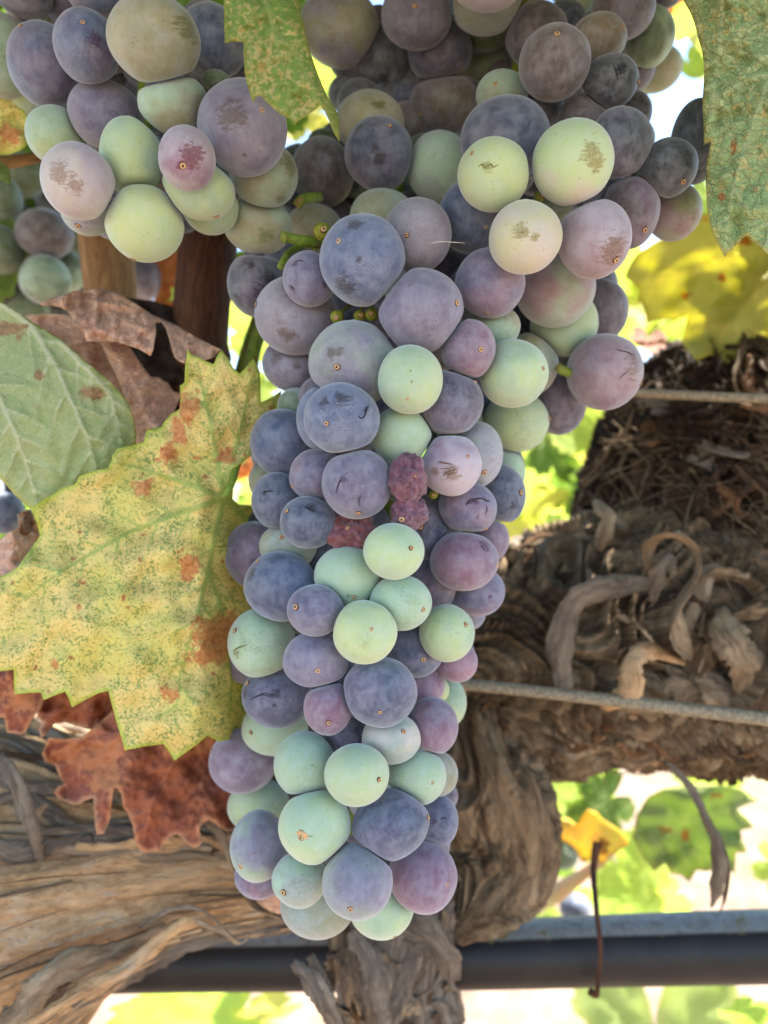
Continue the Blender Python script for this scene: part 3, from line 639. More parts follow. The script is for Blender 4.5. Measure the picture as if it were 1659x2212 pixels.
out10 = [(1350,598),(1362,570),(1378,548),(1420,520),(1500,470),(1600,430),(1760,400),(1800,700),(1720,860),(1659,820),(1640,795),(1610,805),(1590,775),(1560,790),(1540,765),(1520,772),(1505,779),(1490,760),(1473,739),(1480,710),(1485,682),(1460,690),(1433,687),(1398,697),(1392,670),(1384,650),(1376,655),(1382,625),(1368,612)]
px_leaf('leaf', out10, [[(1780,500),(1659,530),(1560,560),(1450,600),(1380,600)], [(1780,500),(1640,620),(1560,720),(1520,770)], [(1780,500),(1720,650),(1660,790)]], .30, ML_yell, vine, lambda x, y: .006*mn.noise(Vector((x/70, y/70, 41)))+.01*math.sin((x+y)/90), 9, [(1610,520,20,12),(1480,640,16,10),(1560,600,14,10)], vw=6, relief=.0012, label='sunlit yellow leaf with brown freckles behind the right grapes')

# ------------------------------------------------------------------ foliage behind: another vine
back = empty('grapevine', (0.2, 0.62, 0.0))
tag(back, 'sunlit yellow green vine foliage out of focus in the gaps behind the bunches', 'grapevine')
GEN = {}
def gen_leaf_mesh(var, mat):
    key = (var, mat.name)
    if key in GEN: return GEN[key]
    pts = palmate(var, 5, .34+.05*(var % 3), 4+var % 2)
    O = [(x*100, y*100) for x, y in pts]
    vs_ = [[(0, -30), (0, 30), (0, 92)], [(0, -30), (45, 10), (80, 30)], [(0, -30), (-45, 10), (-80, 30)], [(0, -30), (30, -50), (50, -70)], [(0, -30), (-30, -50), (-50, -70)]]
    o, Q = leaf_sheet('leaf', O, vs_, lambda x, y: .12*math.sin(x/38+var)+.10*math.cos(y/45+var*2)+.0016*(abs(x))*(.6 if var % 2 else -.6)+.05*mn.noise(Vector((x/20, y/20, var))), 9, mat, None,
                      lambda x, y, h: Vector((x/100, h, y/100)), secondary=True, vw=3, relief=.01)
    vattr(o.data, 'puv', np.column_stack([Q/40, np.full(len(Q), var*3.1)]))
    me = o.data; bpy.data.objects.remove(o); GEN[key] = me
    return me
def place_leaf(px, py, rpx, d, mat, rot, tilt=(0, 0), parent=back, var=None, label=None, name='leaf'):
    me = gen_leaf_mesh(var if var is not None else int(px+py) % 4, mat)
    o = bpy.data.objects.new(name, me); col.objects.link(o); o.parent = parent
    o.location = P(px, py, d)-parent.location; s = rpx*KPX*d; o.scale = (s, s, s)
    o.rotation_euler = (math.radians(tilt[0]), math.radians(rot), math.radians(tilt[1]))
    if label: o['label'] = label
    return o
Y, YG, G_, MU, OR, BR = ML_yell, ML_yg, ML_green, ML_muted, ML_orange, ML_brown
for a in [ # px, py, radius, depth, material, roll, tilt
    (1545, 20, 110, .40, YG, 30, (20, 10)), (1500, 140, 60, .38, YG, 160, (30, 30)), (1480, 330, 62, .42, Y, 70, (20, -20)), (1530, 420, 80, .40, YG, 200, (10, 30)), (1590, 60, 150, .5, Y, 250, (35, 0)),
    (1440, 20, 46, .45, BR, 20, (20, 0)),
    (1560, 660, 190, .48, YG, 100, (25, 20)), (1330, 660, 80, .52, YG, 40, (30, 10)), (1420, 640, 90, .5, Y, 190, (30, -20)), (1405, 735, 56, .38, BR, 200, (40, 10)), (1460, 800, 80, .5, YG, 300, (20, 10)), (1350, 590, 60, .55, YG, 15, (15, 10)),
    (1250, 905, 80, .45, YG, 210, (25, -15)), (1190, 960, 85, .5, G_, 150, (20, 20)), (1290, 860, 60, .48, Y, 80, (25, 0)), (1130, 1050, 90, .52, YG, 10, (35, 20)), (1110, 1170, 80, .5, Y, 270, (30, -10)), (1200, 1145, 60, .55, YG, 100, (20, 0)), (1180, 1090, 50, .5, Y, 330, (40, 0)), (1240, 1170, 46, .6, YG, 60, (30, 0)), (1150, 900, 90, .56, YG, 20, (20, 20)), (1140, 1260, 50, .55, Y, 120, (40, 20)),
    (650, 240, 70, .5, Y, 200, (20, 10)), (690, 170, 60, .52, YG, 20, (20, 30)), (640, 160, 60, .45, YG, 20, (20, 30)), (655, 420, 60, .5, G_, 90, (20, 10)), (640, 560, 60, .5, YG, 30, (20, 10)),
    (560, 720, 80, .45, YG, 20, (20, 10)), (575, 850, 55, .42, YG, 260, (20, 0)), (585, 905, 50, .40, G_, 150, (20, 0)), (560, 1070, 60, .45, Y, 80, (20, 0)), (545, 990, 60, .48, BR, 80, (20, 0)), (530, 640, 60, .5, OR, 180, (20, 0)), (530, 900, 90, .55, G_, 150, (20, 0)),
    (350, 590, 52, .33, BR, 40, (10, 10)), (390, 680, 60, .36, YG, 260, (20, 10)), (340, 560, 80, .5, G_, 260, (20, 10)), (330, 660, 60, .35, BR, 180, (20, 10)), (150, 560, 140, .42, G_, 10, (20, 10)),
    (1235, 1700, 75, .42, YG, 200, (20, 20)), (1190, 1790, 70, .42, G_, 100, (20, 0)), (1180, 1890, 70, .44, G_, 300, (20, 0)), (1310, 1735, 85, .38, G_, 250, (15, 0)), (1350, 1890, 105, .42, YG, 160, (20, 30)), (1290, 1950, 60, .44, YG, 20, (20, 0)),
    (1680, 1870, 62, .40, YG, 110, (20, 0)), (1560, 1620, 60, .5, YG, 80, (60, 0)), (1430, 2290, 260, .40, MU, 185, (30, 0)), (420, 2230, 190, .42, YG, 20, (30, 10)), (560, 2210, 110, .45, Y, 300, (40, 0)),
    (1610, 2200, 60, .38, YG, 60, (20, 0)), (1260, 1680, 70, .5, YG, 60, (20, 0)), (1400, 1960, 90, .5, YG, 20, (20, 0)), (1520, 1660, 80, .55, YG, 120, (50, 0)), (1150, 1650, 90, .5, YG, 220, (20, 0)), (1160, 1990, 60, .5, YG, 220, (20, 0)), (1230, 1060, 60, .5, G_, 90, (30, 0)), (1160, 980, 80, .62, YG, 40, (10, 0)), (1240, 820, 90, .6, YG, 0, (10, 0)), (1330, 740, 80, .6, YG, 0, (10, 0)), (1300, 1000, 70, .55, Y, 0, (10, 0)), (20, 1560, 60, .40, YG, 20, (20, 0)), (560, 2010, 60, .40, G_, 20, (20, 0)), (1570, 870, 60, .6, YG, 20, (20, 0)),
]:
    place_leaf(*a)
for a in [(30, 420, 120, .335, G_, 20, (10, 10)), (60, 560, 130, .34, G_, 120, (10, 20)), (150, 460, 110, .33, G_, 220, (20, 0)), (160, 620, 100, .34, G_, 300, (10, 0)), (20, 660, 90, .33, G_, 60, (0, 0)), (40, 300, 120, .30, G_, 60, (0, 0)), (0, 1080, 60, .30, G_, 60, (0, 0)), (330, 560, 60, .36, G_, 60, (0, 0))]:
    place_leaf(*a, vine)
for i in range(34):
    place_leaf(rs.uniform(-60, 1330) if i % 3 else rs.uniform(-60, 500), rs.uniform(-80, 330) if i % 3 else rs.uniform(-60, 620), rs.uniform(70, 110), rs.uniform(.27, .33), G_, rs.uniform(0, 360), (rs.uniform(-30, 30), rs.uniform(-30, 30)), vine)
px_leaf('leaf', [(1366,1808),(1375,1760),(1400,1720),(1437,1702),(1500,1692),(1560,1694),(1596,1702),(1643,1728),(1620,1735),(1592,1748),(1612,1765),(1628,1786),(1600,1795),(1604,1815),(1614,1841),(1590,1842),(1588,1887),(1560,1870),(1528,1883),(1505,1880),(1489,1905),(1470,1890),(1449,1887),(1437,1865),(1413,1883),(1400,1865),(1389,1855)],
        [[(1400,1800),(1480,1780),(1560,1750),(1630,1735)], [(1400,1800),(1480,1840),(1580,1870)], [(1400,1800),(1440,1850)]], .36, ML_muted, back, lambda x, y: .012*math.sin(x/60)+.006*mn.noise(Vector((x/50, y/50, 51))), 10, [(1440,1790,18,10),(1480,1800,16,14),(1545,1720,14,8)], vw=5, label='dull green toothed leaf with reddish blotches, lower right')
px_leaf('leaf', [(1197,1792),(1206,1778),(1217,1766),(1232,1770),(1247,1782),(1258,1762),(1270,1748),(1288,1754),(1300,1768),(1318,1780),(1332,1788),(1350,1802),(1358,1822),(1340,1836),(1315,1848),(1302,1867),(1280,1850),(1268,1862),(1255,1862),(1246,1842),(1239,1831),(1215,1815)],
        [[(1300,1840),(1270,1800),(1262,1765)], [(1300,1840),(1240,1810),(1205,1795)]], .35, ML_orange, back, und(.002, 60, 60, 5), 8, [(1298,1826,22,20)], vw=4, label='small yellow and orange leaf below the trunk')
tube('petiole', [(1070, 1945, .38, 26), (1140, 1950, .38, 24), (1200, 1930, .38, 19), (1250, 1895, .37, 14), (1310, 1850, .36, 9), (1346, 1815, .355, 6)], simple_mat('pink_stalk', lin((205, 160, 130), .8), lin((200, 185, 130), .8), 60, .6), back, 16, 30, label='pinkish stalk rising to the small orange leaf')

# unseen overhead foliage, shaped to shade the fruit (above and partly in front)
def canopy():
    base = gen_leaf_mesh(1, ML_green)
    V0 = np.zeros(len(base.vertices)*3); base.vertices.foreach_get('co', V0); V0 = V0.reshape(-1, 3)
    # light version of the leaf for the mass
    pts = palmate(2, 5, .36, 4)[::3]; n = len(pts)
    lv = np.array([(0, -.05, -.2)]+[(x, .22*x*x+.12*math.sin(3*y), y) for x, y in pts]); lf = [(0, 1+i, 1+(i+1) % n) for i in range(n)]
    V = []; F = []; E = []
    r = np.random.default_rng(5)
    def add(p, s, q):
        b = len(V)
        for v in lv: V.append(np.array(q @ Vector(v*s))+p)
        F.extend([(a+b, c+b, d+b) for a, c, d in lf])
    for i in range(380):
        x = r.uniform(-.5, .75); y = r.uniform(-.03, .35 if x > .08 else .44)
        zt = CAMZ+TV*max(y, .1)*1.0+.045+r.uniform(0, .18)
        if y < .12: zt = CAMZ+.165+r.uniform(0, .12)+max(0, .02-y)*.35
        e = Quaternion((r.uniform(-1, 1), r.uniform(-1, 1), r.uniform(-1, 1)), r.uniform(0, 1.0)) @ Quaternion((1, 0, 0), -1.2+r.uniform(-.5, .5))
        add(np.array([x, y, zt]), r.uniform(.045, .07), e)
    o = mesh_obj('shade_canopy', np.array(V), F, ML_green)
    vattr(o.data, 'puv', np.array(V)*18); fattr(o.data, 'edge', np.full(len(V), 50.)); fattr(o.data, 'vein', np.zeros(len(V))); fattr(o.data, 'necro', np.zeros(len(V)))
    tag(o, 'unseen vine canopy above the view, shaped to shade the bunches', 'foliage', kind='stuff')
    # far hedge of vines
    V.clear(); F.clear()
    for i in range(5200):
        y = r.uniform(4.0, 5.2); x = r.uniform(-7, 7); z = .35+1.35*r.beta(1.3, 1.5)+.15*math.sin(x*3)
        e = Quaternion((r.uniform(-1, 1), r.uniform(-1, 1), r.uniform(-1, 1)), r.uniform(0, 3.0))
        add(np.array([x, y, z]), r.uniform(.05, .10), e)
    o = mesh_obj('distant_foliage', np.array(V), F, ML_yg)
    vattr(o.data, 'puv', np.array(V)*10); fattr(o.data, 'edge', np.full(len(V), 50.)); fattr(o.data, 'vein', np.zeros(len(V))); fattr(o.data, 'necro', np.zeros(len(V)))
    tag(o, 'blurred next row of vines beyond the bare soil', 'foliage', kind='stuff')
canopy()  # unseen canopy for shade, and the distant row

# ------------------------------------------------------------------ wires and pipe
M_wire = simple_mat('weathered_wire', lin((150, 138, 112)), lin((104, 94, 80)), 900, .6, .35, .0004, .4)
tag(tube('wire', [(1100, 838, .262, 9), (1359, 848, .255, 10), (1500, 855, .25, 10.5), (1760, 866, .245, 11)], M_wire, None, 16, 40), 'grey trellis wire crossing above the trunk at the right edge', 'wire')
tag(tube('wire', [(-200, 1400, .262, 12), (400, 1425, .258, 12), (1000, 1478, .243, 13), (1300, 1510, .238, 14), (1659, 1553, .232, 16), (1900, 1580, .228, 16)], M_wire, None, 16, 60), 'tan trellis wire slanting down across the trunk to the right', 'wire')
def pipe():
    t = NT('black_polythene')
    tc = t.n('ShaderNodeTexCoord').outputs['Object']; geo = t.n('ShaderNodeNewGeometry').outputs['Normal']
    n = t.noise(tc, 220, 6, .7); n2 = t.noise(tc, 60, 4, .6)
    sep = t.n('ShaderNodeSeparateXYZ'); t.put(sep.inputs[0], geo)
    dust_sheen = t.math('MULTIPLY', t.ramp(sep.outputs[2], .76, .83), t.ramp(n, .3, .55, .35, .8))   # settled dust and the sky's reflection, painted together on the top
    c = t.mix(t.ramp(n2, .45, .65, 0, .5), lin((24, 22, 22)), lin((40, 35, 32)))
    c = t.mix(dust_sheen, c, lin((142, 142, 138)))
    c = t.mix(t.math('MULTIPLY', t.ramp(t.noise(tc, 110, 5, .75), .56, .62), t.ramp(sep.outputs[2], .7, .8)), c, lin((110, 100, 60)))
    b = t.bsdf(Base_Color=c, Roughness=.5, Normal=t.bump(n, .3, .0006), Specular_IOR_Level=.35)
    return t.fin(b.outputs[0])
tag(tube('irrigation_pipe', [(-400, 2095, .285, 60), (330, 2075, .285, 60), (900, 2066, .285, 64), (1300, 2053, .285, 68), (1659, 2043, .285, 71), (2100, 2030, .285, 74)], pipe(), None, 48, 60), 'black plastic irrigation pipe with dust and painted sky sheen on top, running below the vine', 'pipe')

# ================================================================== GRAPES
COL = {
 'G': ((190,212,152),(204,218,146)), 'g': ((166,196,160),(186,206,148)), 'n': ((176,202,160),(190,210,156)), 'dg': ((88,112,58),(108,128,70)), 'ol': ((158,158,118),(180,172,126)),
 'cr': ((204,194,176),(206,202,156)), 'B': ((88,106,150),(110,124,160)), 'b': ((68,82,118),(88,98,132)), 'S': ((60,66,74),(80,80,86)),
 'P': ((114,106,142),(136,124,150)), 'p': ((98,84,112),(118,98,120)), 'K': ((150,102,128),(172,124,146)), 'M': ((140,132,154),(158,148,158)), 'm': ((188,172,184),(200,188,178)),
 'br': ((108,88,84),(128,104,92)), 'bo': ((118,104,78),(140,122,92)), 'kg': ((170,138,146),(168,182,136)), 'gm': ((160,172,156),(158,156,170)), 'mk': ((144,114,138),(160,134,152)),
}
PCOL = {'G': (150,150,70), 'g': (130,140,80), 'n': (130,140,90), 'dg': (70,80,40), 'ol': (110,112,40), 'cr': (160,145,75), 'B': (56,46,56), 'b': (40,36,48), 'S': (28,26,28), 'P': (78,50,86), 'p': (58,38,56),
        'K': (120,45,60), 'M': (108,92,80), 'm': (160,130,112), 'br': (60,36,30), 'bo': (80,60,40), 'kg': (130,92,66), 'gm': (120,118,90), 'mk': (96,48,78)}
# x, y, rx, ry, colour, layer, scar, patches [(x, y, size)], roll degrees
A = [
 (333,86,102,103,'ol',0,(357,24),[(408,55,.34)],0), (188,102,70,82,'P',1,(184,53),[(205,84,.24)],0,'B'), (95,141,75,91,'B',2,(57,68),[],0,'P'), (228,247,78,73,'P',3,None,[],0,'M'), (375,222,73,67,'g',2,None,[],0,'ol'),
 (525,278,94,104,'M',1,(577,276),[(520,240,.34),(494,320,.05)],-20,'P'), (120,293,63,63,'g',3,None,[],0), (284,340,67,85,'G',1,(282,361),[],0,'g'), (404,343,63,71,'K',0,(395,358),[(418,333,.42),(392,358,.18)],0,'m'),
 (169,392,82,86,'m',0,(139,446),[(130,378,.30),(160,400,.22)],0), (312,483,82,80,'G',2,(285,556),[],0), (430,409,74,63,'g',2,(480,450),[],10), (455,450,58,55,'g',4,None,[],0), (570,378,69,71,'ol',3,None,[(624,355,.35),(605,425,.2)],0,'g'),
 (557,487,69,61,'g',4,None,[(573,505,.26)],0,'ol'), (190,450,58,57,'gm',4,(168,487),[],0), (458,90,76,80,'b',4,None,[],0,'S'), (540,140,56,60,'S',5,None,[],0), (205,-22,62,60,'B',2,None,[],0,'M'), (50,-22,70,64,'b',1,None,[],0,'M'),
 (140,0,50,55,'p',3,None,[],0,'M'), (8,120,82,92,'ol',3,None,[],0,'g'), (64,205,42,42,'g',5,None,[],0), (466,174,29,24,'dg',3,None,[],0),
]
C = [
 (733,60,83,87,'ol',1,None,[(750,140,.16)],0,'M'), (901,30,75,78,'p',1,(896,14),[(930,95,.16)],0,'M'), (1055,-40,80,69,'m',0,None,[],0), (1052,6,77,71,'ol',1,(1047,50),[],0,'gm'), (950,110,65,71,'b',2,(994,147),[],0,'p'),
 (832,138,63,71,'b',2,None,[(828,166,.16),(835,190,.2)],0,'S'), (960,226,70,68,'bo',3,(911,243),[],0,'br'), (1048,70,52,48,'dg',3,None,[],0), (1055,150,60,58,'dg',4,None,[],0), (1085,202,54,50,'ol',3,(1070,183),[],0,'g'),
 (758,205,46,46,'S',5,None,[],0), (798,268,70,70,'ol',3,None,[(818,230,.2)],0), (820,333,71,80,'b',1,(840,276),[(812,322,.12),(818,340,.22),(775,282,.14)],0,'p'), (698,373,64,73,'br',2,None,[],0,'bo'), (948,362,65,76,'gm',3,None,[],0,'g'),
 (825,466,66,54,'g',3,None,[],0,'ol'), (678,492,56,50,'ol',4,None,[],0), (700,315,36,36,'dg',5,None,[],0),
]
D = [
 (1092,302,92,91,'b',2,(1148,239),[],0,'M'), (1066,378,78,82,'G',0,(1020,330),[(1053,361,.14)],0), (1237,352,90,97,'cr',0,(1283,294),[(1275,335,.25),(1288,352,.2)],0,'G'), (1134,513,79,82,'cr',0,(1115,533),[(1125,500,.22),(1155,512,.12)],0),
 (1284,517,77,84,'kg',1,(1330,561),[(1328,540,.42)],0,'m'), (1020,468,70,77,'b',2,(1046,489),[],0,'B'), (1197,136,79,87,'br',0,(1200,76),[],0), (1158,75,64,71,'br',2,None,[],0,'S'), (1318,177,60,61,'S',1,(1376,181),[(1340,150,.2)],0),
 (1292,85,58,57,'bo',2,(1340,64),[],0), (1220,42,44,42,'b',4,None,[],0), (1345,20,66,68,'br',3,None,[],0,'M'), (1400,80,54,68,'g',4,None,[],0,'dg'), (1415,148,56,52,'g',5,None,[],0,'ol'), (1367,145,47,56,'p',4,None,[],0,'br'),
 (1157,232,56,50,'S',3,(1166,238),[],0), (1265,255,57,53,'br',3,None,[],0), (1338,310,68,78,'S',1,None,[],0,'p'), (1364,245,42,48,'br',5,(1391,255),[],0), (1441,363,64,64,'S',1,(1476,393),[(1492,350,.3)],0), (1505,308,57,87,'S',2,None,[],0),
 (1362,456,60,79,'br',3,(1393,495),[],0,'mk'), (1455,458,58,60,'kg',4,None,[(1500,467,.2)],0), (1297,440,36,36,'M',3,None,[],0), (1250,0,34,34,'g',5,None,[],0), (1436,-14,36,34,'S',5,None,[],0), (1195,440,42,38,'dg',5,None,[],0),
]
Mn = [
 (783,562,92,101,'B',0,(734,523),[(768,488,.17),(748,618,.26),(775,560,.07)],0), (901,508,71,79,'M',1,(880,507),[],0), (909,673,89,87,'P',1,(981,656),[],0), (668,603,55,59,'P',1,None,[(640,570,.15),(700,615,.14),(630,620,.13)],0), (555,614,61,68,'p',3,None,[(580,625,.5),(545,575,.13)],0,'S'),
 (640,682,84,82,'M',2,(558,660),[(628,722,.15),(610,715,.13)],0), (628,785,57,57,'M',3,None,[(600,775,.2),(640,790,.15)],0,'p'), (765,785,90,88,'M',2,(732,792),[(720,765,.13),(735,763,.11)],0,'gm'), (1059,611,72,74,'mk',1,(1055,672),[],0,'P'), (1199,624,82,79,'kg',2,None,[],0,'g'),
 (1218,700,70,67,'g',3,None,[],0), (1298,672,56,63,'p',4,None,[],0,'M'), (1306,804,80,79,'kg',1,(1382,830),[(1375,790,.42)],0,'mk'), (1012,755,57,63,'K',1,(1037,755),[],0,'mk'), (1068,705,52,46,'ol',3,None,[],0,'g'), (1109,807,71,72,'g',1,(1169,798),[],0,'G'),
 (1148,785,55,64,'gm',3,None,[],0,'ol'), (1114,912,68,62,'g',2,(1181,906),[(1116,895,.05)],0,'G'), (1208,872,55,63,'p',3,None,[],0), (886,821,71,74,'G',0,(881,860),[(887,803,.04),(889,823,.06)],0,'n'), (970,870,68,69,'p',2,(1022,828),[],0,'P'),
 (738,904,82,78,'B',0,(707,914),[(740,862,.22),(700,872,.16),(790,885,.12)],0), (703,905,60,70,'B',2,None,[],0), (868,942,62,62,'n',2,None,[],0,'g'), (609,956,64,69,'b',3,None,[],0,'B'), (688,858,40,42,'p',4,None,[],0), (640,878,38,38,'gm',5,None,[],0,'dg'),
 (686,1027,58,53,'mk',2,(636,1050),[],0,'P'), (771,1044,74,74,'P',1,(773,1104),[(745,1035,.12)],0), (973,1003,68,68,'m',0,(1010,986),[(975,1022,.28),(940,1020,.14)],0,'mk'), (1030,981,54,68,'gm',1,(1045,1018),[],0), (1090,1020,42,50,'gm',4,None,[],0,'g'),
 (1082,1068,50,62,'b',2,(1122,1064),[(1105,1090,.14)],0), (1009,1097,62,54,'mk',1,(1060,1125),[(1020,1080,.12),(965,1140,.2)],10,'P'), (924,1138,47,65,'b',2,(911,1138),[],0,'p'), (666,1128,59,55,'b',1,(617,1121),[(660,1098,.2)],10), (600,1082,53,58,'b',2,None,[(575,1067,.12)],0),
 (575,1040,36,38,'g',4,None,[],0,'ol'), (624,1180,60,48,'gm',2,(610,1162),[],0,'ol'), (549,1198,60,68,'mk',4,None,[],0,'p'), (607,1265,75,73,'B',1,(560,1215),[(545,1240,.2)],0,'b'), (749,1245,67,63,'n',1,(763,1287),[(752,1284,.07)],0,'g'),
 (851,1191,66,61,'G',0,(888,1184),[],0,'n'), (866,1302,65,58,'n',1,(911,1315),[],0,'g'), (682,1318,62,57,'P',0,(640,1311),[],0), (788,1365,69,70,'G',0,(801,1360),[],0), (1002,1211,71,63,'mk',1,(1068,1220),[(1045,1180,.22)],0,'K'), (1060,1165,37,45,'mk',3,None,[],0),
 (940,1258,50,53,'p',2,None,[],0,'mk'), (1032,1277,55,51,'P',2,None,[(1058,1287,.11)],0,'mk'), (1015,1325,32,33,'M',3,None,[],0,'B'), (965,1367,58,60,'n',1,(1004,1350),[],0,'G'), (899,1403,58,57,'P',1,(913,1423),[],0,'b'), (683,1425,70,58,'P',1,(686,1447),[],0),
 (565,1388,70,74,'g',1,(510,1363),[(515,1410,.14)],0,'n'), (530,1428,38,46,'mk',4,None,[],0), (821,1493,77,74,'b',1,(821,1535),[],0,'P'), (599,1503,73,67,'b',1,(534,1487),[(595,1500,.16),(597,1522,.07),(532,1505,.2)],5,'P'), (709,1528,51,58,'mk',1,(710,1559),[],0,'K'),
 (915,1478,43,44,'K',3,None,[],0), (986,1430,43,41,'K',3,None,[],0), (945,1490,24,26,'G',4,None,[],0), (965,1516,40,52,'g',4,None,[],0,'G'), (932,1568,54,60,'mk',2,(920,1625),[],0,'K'), (594,1571,68,57,'n',2,(546,1580),[],0,'g'), (845,1594,61,55,'gm',1,(870,1581),[],0,'cr'),
 (748,1590,50,42,'p',4,None,[],0), (525,1643,69,67,'mk',2,(461,1622),[],0,'m'), (657,1650,64,70,'n',1,None,[(673,1653,.05)],0,'g'), (770,1673,71,69,'n',0,(818,1685),[],0), (900,1675,61,62,'g',1,(932,1689),[],0,'n'), (944,1670,42,48,'ol',3,None,[],0,'cr'),
 (843,1781,84,73,'b',1,(901,1829),[(893,1840,.12)],-25,'P'), (680,1783,78,83,'n',0,(652,1808),[],0,'G'), (560,1740,63,58,'n',3,None,[],0), (560,1826,60,76,'M',1,(525,1867),[],0,'n'), (941,1772,46,57,'P',3,None,[(938,1775,.12)],0,'b'), (914,1891,69,77,'mk',2,(960,1908),[],0,'K'),
 (772,1902,77,85,'M',0,(758,1961),[],0,'gm'), (648,1899,57,60,'gm',1,(615,1925),[],0,'g'), (562,1890,52,50,'P',3,None,[],0,'K'), (688,1955,76,69,'ol',2,(705,2022),[],0,'gm'), (824,1960,66,66,'g',2,(850,2018),[],0,'G'), (713,1945,30,32,'p',3,None,[],0), (690,1203,38,38,'b',4,None,[],0),
]
Ebn = [  # dark skin colours picked so this bunch reads as shaded
 (98,605,56,52,'dg',1,None,[],0,'g'), (150,585,34,44,'dg',2,None,[],0,'g'), (98,505,62,54,'br',1,None,[],0), (52,378,50,46,'dg',2,None,[],0), (10,430,40,48,'dg',1,None,[],0), (5,540,45,52,'dg',1,None,[],0), (62,668,44,34,'dg',2,None,[],0), (18,635,36,42,'p',2,None,[],0),
 (120,430,42,44,'S',3,None,[],0), (30,470,40,40,'S',3,None,[],0), (160,500,38,44,'dg',3,None,[],0), (130,660,40,36,'S',3,None,[],0), (180,610,30,40,'S',4,None,[],0), (60,540,50,50,'S',4,None,[],0), (-40,600,50,50,'S',2,None,[],0), (-50,480,50,50,'dg',2,None,[],0),
]
Ex = [(315,602,32,44,'M',1,None,[],0,'p'), (330,530,40,40,'p',2,None,[],0)]
Fb = [(12,1108,42,44,'b',1,None,[],0), (-30,1060,40,44,'b',1,None,[],0), (18,1058,34,34,'p',2,None,[],0), (-60,1120,50,50,'S',2,None,[],0)]
Gb = [(1243,1962,34,34,'S',1,None,[],0,'b'), (1170,1820,36,40,'S',1,None,[],0), (1215,1840,34,36,'dg',2,None,[],0), (1150,1880,36,36,'S',2,None,[],0)]

def sphere_mesh(name, seed, ns=44, nr=30, amp=.03, raisin=False):
    V = []; s = Vector((seed*5.3, seed*2.1, seed*3.7))
    if raisin: ns, nr = 90, 64
    for i in range(1, nr):
        th = math.pi*i/nr
        for j in range(ns):
            a = 2*math.pi*j/ns; v = Vector((math.sin(th)*math.cos(a), math.sin(th)*math.sin(a), math.cos(th)))
            if raisin:
                wv = v*2.2+s+Vector((mn.noise(v*2+s), mn.noise(v*2+s*2), mn.noise(v*2+s*3)))*.8
                r = .80+.24*max(0, 1-2.3*abs(mn.noise(wv*.5)))+.30*mn.noise(v*1.0+s)+.09*max(0, 1-2.5*abs(mn.noise(wv*1.25)))+.02*mn.noise(v*9)
            else:
                r = 1+amp*mn.noise(v*1.1+s)*1.4
            V.append(v*r)
    t0 = len(V); V.append(Vector((0, 0, 1))); V.append(Vector((0, 0, -1)))
    F = [((i)*ns+j, (i+1)*ns+j, (i+1)*ns+(j+1) % ns, i*ns+(j+1) % ns) for i in range(nr-2) for j in range(ns)]
    F += [(t0, j, (j+1) % ns) for j in range(ns)] + [(t0+1, (nr-2)*ns+(j+1) % ns, (nr-2)*ns+j) for j in range(ns)]
    me = bpy.data.meshes.new(name); me.from_pydata([tuple(v) for v in V], [], F)
    me.polygons.foreach_set('use_smooth', [True]*len(me.polygons)); me.materials.append(M_raisin if raisin else M_grape)
    return me
GM = [sphere_mesh('grape', i+1) for i in range(8)]
GCO = []
for m_ in GM:
    a_ = np.zeros(len(m_.vertices)*3); m_.vertices.foreach_get('co', a_); GCO.append(a_.reshape(-1, 3))
RM = [sphere_mesh('shrivelled_grape', i+31, raisin=True) for i in range(3)]

def scar_mesh():
    V = []; F = []; n = 9; r = random.Random(3)
    prof = [(1.5, -.25), (1.15, .22), (.85, .55), (.5, .45), (.28, .05)]
    for k, (rr, z) in enumerate(prof):
        for j in range(n):
            a = 2*math.pi*j/n; q = rr*(1+.16*r.uniform(-1, 1)); V.append((math.cos(a)*q, math.sin(a)*q, z+.1*r.uniform(-1, 1)))
    for k in range(4): F += [(k*n+j, k*n+(j+1) % n, (k+1)*n+(j+1) % n, (k+1)*n+j) for j in range(n)]
    V.append((0, 0, .0)); F += [(4*n+j, 4*n+(j+1) % n, 5*n) for j in range(n)]
    me = bpy.data.meshes.new('blossom_scar'); me.from_pydata(V, [], F); me.materials.append(M_scar); me.materials.append(M_scardark)
    for i, p in enumerate(me.polygons): p.material_index = 1 if (i >= 4*n or i < n or 3*n <= i < 4*n) else 0
    me.polygons.foreach_set('use_smooth', [True]*len(me.polygons))
    return me
SM = scar_mesh()

bunchA = tag(empty('grape_bunch', P(330, -40, .20)), 'left bunch of green, grey and pink grapes hanging above the brown canes', 'grape bunch', 'bunches of grapes on the vine')
bunchD = tag(empty('grape_bunch', P(1150, -60, .21)), 'shaded top bunch of brown, slate and cream grapes filling the upper right', 'grape bunch', 'bunches of grapes on the vine')
bunchM = tag(empty('grape_bunch', P(850, 420, .20)), 'long central bunch of blue, purple and green grapes tapering down the picture', 'grape bunch', 'bunches of grapes on the vine')
bunchE = tag(empty('grape_bunch', P(90, 350, .30)), 'dark blurred bunch coloured for deep shade at the left edge behind the canes', 'grape bunch', 'bunches of grapes on the vine')
bunchX = tag(empty('grape_bunch', P(320, 480, .34)), 'small greyish bunch glimpsed between the two brown canes', 'grape bunch', 'bunches of grapes on the vine')
bunchF = tag(empty('grape_bunch', P(0, 1000, .26)), 'dark blue bunch cut by the left edge under the pale green leaf', 'grape bunch', 'bunches of grapes on the vine')
bunchG = tag(empty('grape_bunch', P(1200, 1750, .42)), 'blurred dark green bunch below the trunk, above the black pipe', 'grape bunch', 'bunches of grapes on the vine')

